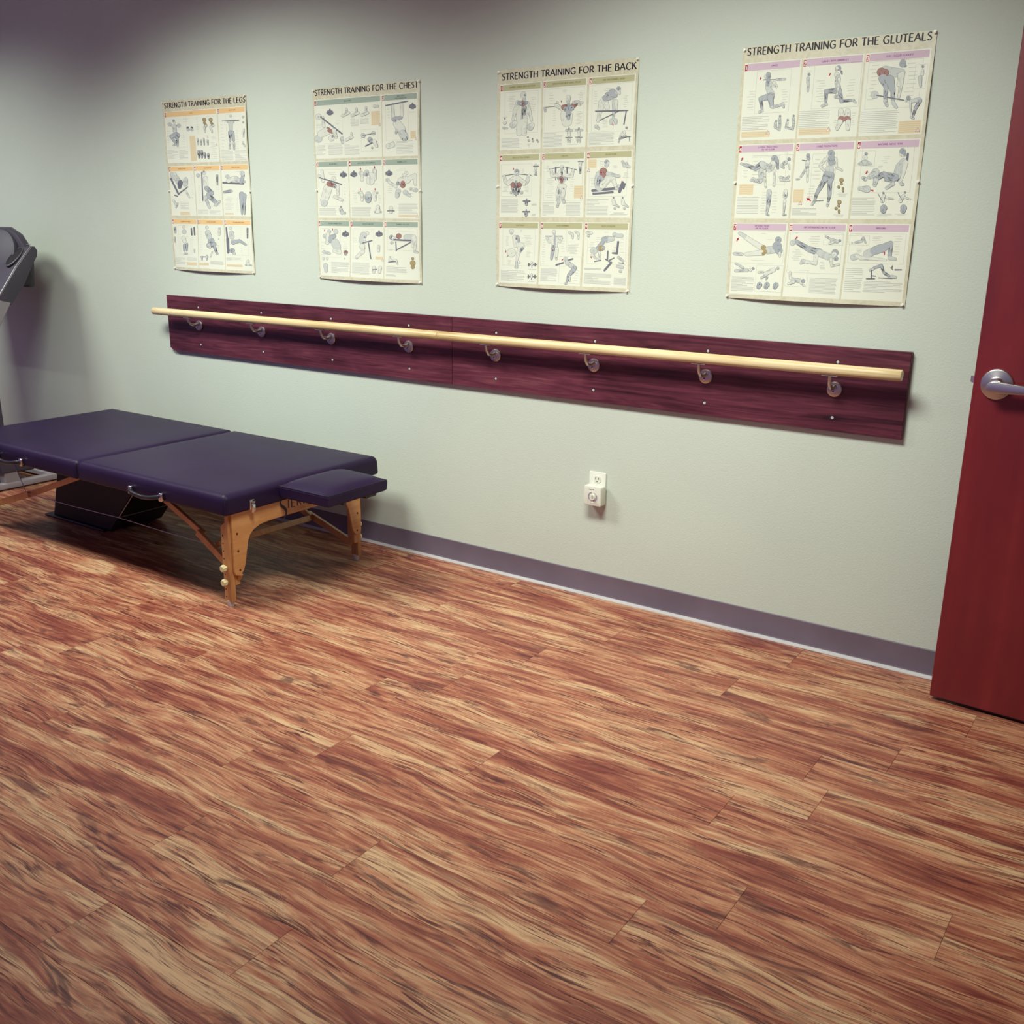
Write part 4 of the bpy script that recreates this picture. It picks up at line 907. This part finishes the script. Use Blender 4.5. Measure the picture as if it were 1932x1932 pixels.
ART['C'] = [
('C', ['BENCH PRESS'], '''F 75,265 320,612|C 240,405 300,480 3|C 80,440 130,480 3|T 80,632 165,715 8|T 185,628 320,715 9|T 332,625 470,715 9|T 388,395 462,462 7|T 472,395 550,442 5|B 570,330 650,450|W 648,448|F 480,495 632,680
X 201,337,32|o 100,378,26|g 100,378,12|l 120,380,7 310,530,7|g 310,570,16 315,605,14|o 140,385,9 145,460,14|g 100,575,34|o 125,530,32 175,505,36
r 185,490,18 220,515,14|o 240,500,20 256,560,13|o 215,570,26|m 225,555,12
o 350,310,8 355,340,8|o 315,370,12 370,345,12|o 440,305,8 440,340,8|o 400,370,12 455,345,12|o 525,295,8 525,335,8|o 485,365,12 540,345,12|o 600,285,14|o 625,285,12|o 395,525,9 400,560,9|o 350,585,12 400,562,12
g 500,545,20|g 590,525,17|l 500,545,3 600,525,3|m 560,580,20 570,600,17|o 600,600,18 620,640,12|l 520,640,5 580,610,5|g 580,655,9'''),
('C', ['BENCH PRESS', 'WITH NARROW GRIP'], '''F 695,235 902,580|C 705,300 740,400 4|C 900,330 960,345 1|T 790,592 950,705 9|B 918,505 970,570|W 970,575
X 937,282,32|l 700,280,6 890,240,6|o 760,270,12 765,380,15|o 838,260,12 840,370,15|m 770,400,20 835,385,14
o 800,440,36 835,490,38|m 785,415,14
g 850,530,36 865,560,34|l 830,520,4 850,580,4|l 850,510,4 870,580,4|l 870,500,4 890,580,4|g 800,500,14 790,525,9|o 720,640,22 760,630,22|o 765,605,9'''),
('C', ['INCLINE PRESS'], '''F 95,850 315,1175|C 170,870 280,900 2|C 320,940 350,1140 7|T 105,1190 262,1255 7
X 322,890,32|o 105,905,16|o 130,860,12 140,950,15|l 110,920,6 305,980,6|o 235,930,22
o 185,1010,38 165,1075,36 150,1120,34|g 150,1145,32
r 190,975,20 240,990,18|m 245,1000,14|o 272,1000,14 275,1070,11
o 245,1090,15 310,1120,11
g 300,1200,14 310,1230,17|g 335,1235,11|h 300,1180,8'''),
('C', ['BENCH PRESS WITH DUMBBELLS'], '''C 400,1030 450,1150 6|C 625,1070 660,1150 4|C 515,930 640,990 2|T 398,1180 570,1265 9|A 475,855 475,830|A 600,840 600,815|A 475,1035 475,1012|A 605,1035 605,1012
X 416,887,32|g 480,880,20|g 600,860,20|o 490,880,12 490,940,15|o 605,860,12 605,930,14|g 530,870,20|o 570,905,34 565,950,36|m 525,895,14 545,890,12|l 560,900,2 560,970,2|o 480,1060,17|o 600,1060,17|g 460,1055,9|g 625,1055,9|o 490,1070,12 490,1120,12|o 605,1070,12 605,1120,12|m 545,1090,34 545,1120,26|g 545,1070,26|o 630,1180,17 630,1220,20|g 605,1225,9|g 655,1225,9'''),
('C', ['DUMBBELL FLYS'], '''C 780,830 890,860 2|C 700,990 770,1060 4|C 900,1000 960,1100 4|T 812,1148 985,1240 9|B 812,1250 985,1270|W 982,1262
X 728,877,32|g 715,940,17|o 730,960,12 790,1000,14|o 880,880,17|o 860,900,17|o 840,950,36 890,940,30|o 920,920,22 955,900,18 960,980,12|r 850,990,22 850,965,20|m 810,970,18|g 810,1040,22 800,1085,17|g 870,1050,20 910,1080,14|g 920,1020,12|g 965,1030,18|g 945,1035,9
o 745,1190,17 745,1225,14|l 715,1215,4 775,1215,4'''),
('C', ['INCLINE DUMBBELL PRESS'], '''F 120,1370 305,1630|C 120,1480 160,1620 5|C 320,1480 365,1560 4|T 218,1665 385,1775 11|A 155,1400 155,1380|A 225,1390 225,1370
X 343,1417,32|g 160,1440,20|g 195,1400,18|g 255,1400,22|o 185,1420,15 180,1500,17|m 215,1455,26 240,1440,18|g 250,1500,36 270,1540,34|m 205,1480,20|o 290,1580,22 240,1570,14|g 150,1580,14 200,1595,12|r 348,1585,20|m 348,1600,12|o 340,1640,6|o 145,1640,12|o 180,1640,12|g 165,1700,20 170,1750,14'''),
('C', ['PARALLEL BAR DIPS'], '''F 410,1375 600,1645|C 410,1450 460,1500 3|C 560,1385 590,1400 1|T 410,1670 570,1785 11|B 615,1620 680,1650|W 678,1652|A 518,1560 518,1538
X 641,1417,32|o 535,1415,18|g 505,1430,28 490,1480,26|m 515,1450,12|o 515,1470,12 520,1500,9|o 495,1530,24 500,1580,18|o 495,1585,18 450,1625,13|g 450,1635,10|l 500,1500,5 580,1480,5|l 550,1500,5 575,1640,5
o 640,1530,12 640,1570,12|o 605,1720,14 605,1760,12|l 595,1740,4 630,1735,4|o 660,1720,14 655,1760,12'''),
('C', ['DUMBBELL PULLOVER'], '''F 715,1370 985,1570|C 740,1385 960,1410 2|C 720,1550 770,1570 2|T 712,1708 890,1770 6|T 712,1775 800,1800 3
l 755,1470,7 930,1480,7|l 790,1490,5 795,1570,5|l 800,1560,5 930,1490,5|m 750,1450,20|g 755,1500,14|o 770,1460,18|r 815,1440,24|g 880,1450,24 930,1450,24|o 950,1450,22 940,1530,14|o 965,1470,14 960,1560,10|g 960,1580,12 985,1585,8
o 740,1650,11 790,1655,11|l 730,1670,4 800,1665,4|o 800,1660,8 808,1690,5|o 745,1625,7|k 940,1640,12|k 940,1680,24|k 940,1715,17'''),
]
ART['L'] = [
('L', ['SQUATS'], '''F 125,305 330,600|C 125,440 175,560 7|C 270,430 310,600 8|C 400,310 445,470 10|T 135,625 240,710 8|T 245,625 340,715 8|B 345,490 418,730|C 545,490 610,520 3|C 545,550 620,715 9|W 522,500|W 608,575
l 150,388,4 250,395,4|o 200,362,11|h 192,345,12
g 155,380,18|g 243,392,18
g 200,398,19 207,450,18|o 178,395,9 165,375,7
m 220,478,22 172,495,18|m 176,505,14 212,562,9|g 212,572,9 192,582,8
m 238,485,18 222,508,15|m 228,515,13 231,572,9|g 232,585,9
k 490,335,18|k 490,365,11 510,390,8|o 505,395,11 490,405,9 500,455,6|k 550,335,18|k 555,365,11 575,385,8|o 575,390,11 550,405,9 565,455,6|C 470,300 590,302 1
d 330,412,11|d 370,412,11|g 335,430,14|g 370,430,14|C 275,325 335,330 1|C 275,350 335,355 1|g 425,520,7 432,570,6|g 455,530,7 460,575,6|g 485,515,7 490,575,6|g 522,530,7 525,575,6|m 435,640,13 440,700,6|m 465,640,12 468,700,6|m 492,660,12 495,700,6|m 528,670,12 530,705,6'''),
('L', ['FRONT SQUATS'], '''F 690,285 770,610|C 640,370 690,640 9|C 780,430 830,620 9|T 648,625 770,725 9|T 780,630 905,725 9|W 858,560
l 660,348,4 820,340,4|o 738,300,11
g 740,372,19 742,425,16|o 724,368,7 706,352,6|o 758,366,7 774,350,6
m 733,455,15 735,535,10|m 758,455,15 770,535,10|g 735,560,10 733,610,8|g 772,560,10 775,620,8|g 860,310,12|g 862,360,9|o 872,430,8 868,500,6|o 860,550,7 880,590,6'''),
('L', ['INCLINE LEG PRESS'], '''C 350,840 380,960 6|C 365,1000 390,1060 3|T 255,1120 345,1195 7|B 255,1218 350,1250|C 360,1075 395,1090 1
g 175,860,18 190,890,18|o 205,860,18|l 165,900,9 240,1050,9|g 215,890,24 240,930,26|d 255,940,26 250,980,18|g 310,910,22 305,950,26|l 330,980,5 250,1040,7|l 200,1060,5 230,1070,5|o 310,1020,9 345,1080,6|o 190,1110,9 215,1150,11|g 230,1140,9 215,1180,6'''),
('L', ['LEG EXTENSIONS'], '''F 460,830 640,1165|C 425,960 455,1140 9|C 590,940 640,1010 4|T 425,1195 530,1245 5|T 540,1205 650,1245 4|g 430,870,18
l 465,840,6 475,1110,6|o 490,850,15|h 485,835,11|o 500,900,24 505,960,22|m 510,990,22 560,1040,22|m 530,1060,24 600,1130,17|g 500,1080,17 540,1180,11|g 600,1150,17 635,1120,12|m 612,870,9 615,960,5'''),
('L', ['LYING LEG CURLS'], '''C 770,830 870,835 1|C 680,1070 775,1200 10|C 790,1080 820,1220 8|C 900,1050 920,1220 7|B 685,1230 770,1245
g 710,880,18|l 670,940,9 860,950,9|o 720,920,22 770,900,24|g 790,900,24 820,920,20|m 840,930,18 860,870,14|g 850,850,22|g 870,930,12|h 680,1030,12 740,1020,14|g 750,1020,11|m 845,1050,24 845,1130,17|m 875,1060,15 872,1130,11|m 845,1140,14 850,1240,8|m 872,1150,12 875,1240,7'''),
('L', ['STANDING CALF RAISES'], '''F 235,1350 385,1630|C 245,1430 275,1600 10|C 350,1470 380,1620 8|T 210,1655 320,1725 7|B 330,1700 432,1735|T 330,1655 430,1690 3
o 292,1365,14|g 295,1410,22|o 290,1470,20 300,1500,18|m 300,1540,14 300,1590,9|m 325,1530,12 325,1590,8|g 302,1620,9 330,1620,8|d 365,1380,6 370,1440,6|d 392,1370,6 398,1440,6|g 200,1370,5 205,1420,5|g 213,1365,5 215,1420,5|g 205,1460,5 210,1510,5|o 400,1580,6 402,1610,5'''),
('L', ['SEATED CALF RAISES'], '''C 450,1400 480,1620 9|C 590,1360 610,1440 3|C 610,1530 650,1600 4|B 455,1705 548,1735|T 560,1690 690,1730 5
o 515,1370,16|g 525,1420,26 540,1460,24|m 560,1500,30|m 540,1540,24 590,1530,20|m 595,1560,15 620,1620,9|g 540,1540,17 550,1560,12|o 575,1600,6 560,1650,5|g 625,1620,9|o 635,1400,12 635,1440,9|g 635,1380,11|g 632,1480,5|l 460,1650,4 540,1650,4|g 478,1650,9 480,1680,6|g 525,1640,9 525,1680,6'''),
('L', ['MACHINE ADDUCTIONS'], '''C 830,1360 850,1500 6|C 840,1560 860,1640 4|F 705,1360 915,1640|T 710,1655 850,1690 4|B 715,1720 860,1750
l 700,1370,7 715,1500,9|l 715,1480,14 725,1610,11|o 740,1375,15|g 750,1420,22 755,1460,22|m 770,1510,24 820,1500,14|m 825,1495,13 880,1530,9|g 890,1535,8|m 760,1590,24|g 780,1620,14|d 905,1380,8 905,1470,6|m 905,1430,8|o 908,1690,11 908,1720,12|g 890,1730,9|g 925,1730,9|o 940,1735,6'''),
]
HEADC = {'L': (.78, .52, .25), 'C': (.34, .41, .34), 'B': (.47, .455, .27), 'G': (.60, .45, .535)}
TITLE = {'L': 'STRENGTH TRAINING FOR THE LEGS', 'C': 'STRENGTH TRAINING FOR THE CHEST', 'B': 'STRENGTH TRAINING FOR THE BACK', 'G': 'STRENGTH TRAINING FOR THE GLUTEALS'}
TV = {'L': (.0155, .605, .0345), 'C': (.0140, .600, .0290), 'B': (.0205, .6000, .0375), 'G': (.0165, .5965, .0265)}
LAB = {'L': 'strength training poster for the legs with orange headings, farthest from the door', 'C': 'strength training poster for the chest with grey-green headings',
       'B': 'strength training poster for the back with olive headings', 'G': 'strength training poster for the gluteals with lilac headings, nearest the door'}
HTX = {'L': (.30, .12, .03), 'C': (.10, .14, .12), 'B': (.20, .18, .06), 'G': (.22, .04, .22)}
for k, key in enumerate('LCBG'):
    x0, z0, a = POS[k]
    root = thing('poster', (x0 + PWID / 2, 0, z0 - PHGT), LAB[key], 'poster', 'strength training posters on the wall')
    pr = Print(k)
    pr.rect(0, 0, PWID, PHGT, 0, 0, .0145)
    sheet = pr.take('sheet', M_SHEET, root)
    for p in sheet.data.polygons: p.use_smooth = True
    ta, tb_, tv = TV[key]
    pr.text(TITLE[key], ta, tv, .0222, wd=tb_ - ta, col='ink', lay=2, th=.205, tn=.115, gap=.15)
    pr.take('title', PM_, root)
    pr.rect(.008, .8005, .052, .8030, 'text', 2); pr.rect(.056, .8010, .088, .8025, 'lite', 2)
    pr.take('imprint', PM_, root)
    hm = flat('head_' + key, HEADC[key]); tm_ = flat('headtext_' + key, HTX[key])
    cells = [(c, r, c) for r in range(3) for c in range(3)]
    if key in 'LC': cells = [(0, 0, 1), (2, 0, 2)] + cells[3:]
    for i, (fr, heads, code) in enumerate(ART[key]):
        c, r, c2 = cells[i]; u0, u1 = US[c][0], US[c2][1]; v0, v1 = VS[r]
        if key == 'L': u0 += .003; u1 += .003; v0 += .002; v1 += .001
        if key == 'C': v0 -= .003; u0 -= .002; u1 -= .001
        if key == 'B': u0 += .0025; u1 += .000; v0 += .003
        pr.rect(u0, v0, u1, v1, 0, 1)
        pan = pr.take('panel', M_PAPER, root)
        pr.rect(u0 + .0115, v0 + .0030, u1 - .0045, v0 + .0245, 0, 2); hb = pr.take('heading_bar', hm, pan)
        uc = (u0 + u1) / 2 + .006
        if len(heads) == 1: pr.text(heads[0], uc, v0 + .0160, .0052, col=0, lay=3, align='c', th=.20, tn=.13, curve=3, maxw=.15)
        else:
            pr.text(heads[0], uc, v0 + .0125, .0048, col=0, lay=3, align='c', th=.20, tn=.13, curve=3, maxw=.15); pr.text(heads[1], uc, v0 + .0205, .0048, col=0, lay=3, align='c', th=.20, tn=.13, curve=3, maxw=.15)
        pr.take('heading_text', tm_, pan)
        pr.rect(u0 + .0012, v0 + .0050, u0 + .0100, v0 + .0245, 'tag', 2)
        pr.text(str(i + 1), u0 + .0056, v0 + .0208, .0115, col='white', lay=3, align='c', th=.26, tn=.20, curve=4)
        pr.take('number_tag', PM_, pan)
        draw(pr, fr, code)
        pr.take('exercise_drawing', PM_, pan)
    nm = {'L': 'legs', 'C': 'chest', 'B': 'back', 'G': 'gluteals'}[key]
    for u, v, t in ((.007, .009, 'top left corner'), (PWID - .005, .006, 'top right corner'), (.006, .425, 'left edge'), (PWID - .004, .43, 'right edge'), (.006, PHGT - .008, 'bottom left corner'), (PWID - .008, PHGT - .006, 'bottom right corner')):
        P = Vector(pr.w(u, v, 0))
        solo(MB().lathe([(.0042, .0), (.0046, .001), (.0026, .0025), (.0024, .005), (.0040, .0065), (.0042, .0080), (.0, .0085)], (P.x, P.y - .0002, P.z), (0, -1, 0), 12), 'push_pin', M_PIN, (P.x, 0, P.z),
             'clear push pin in the %s of the %s poster' % (t, nm), 'push pin', 'clear push pins holding the posters', 40)
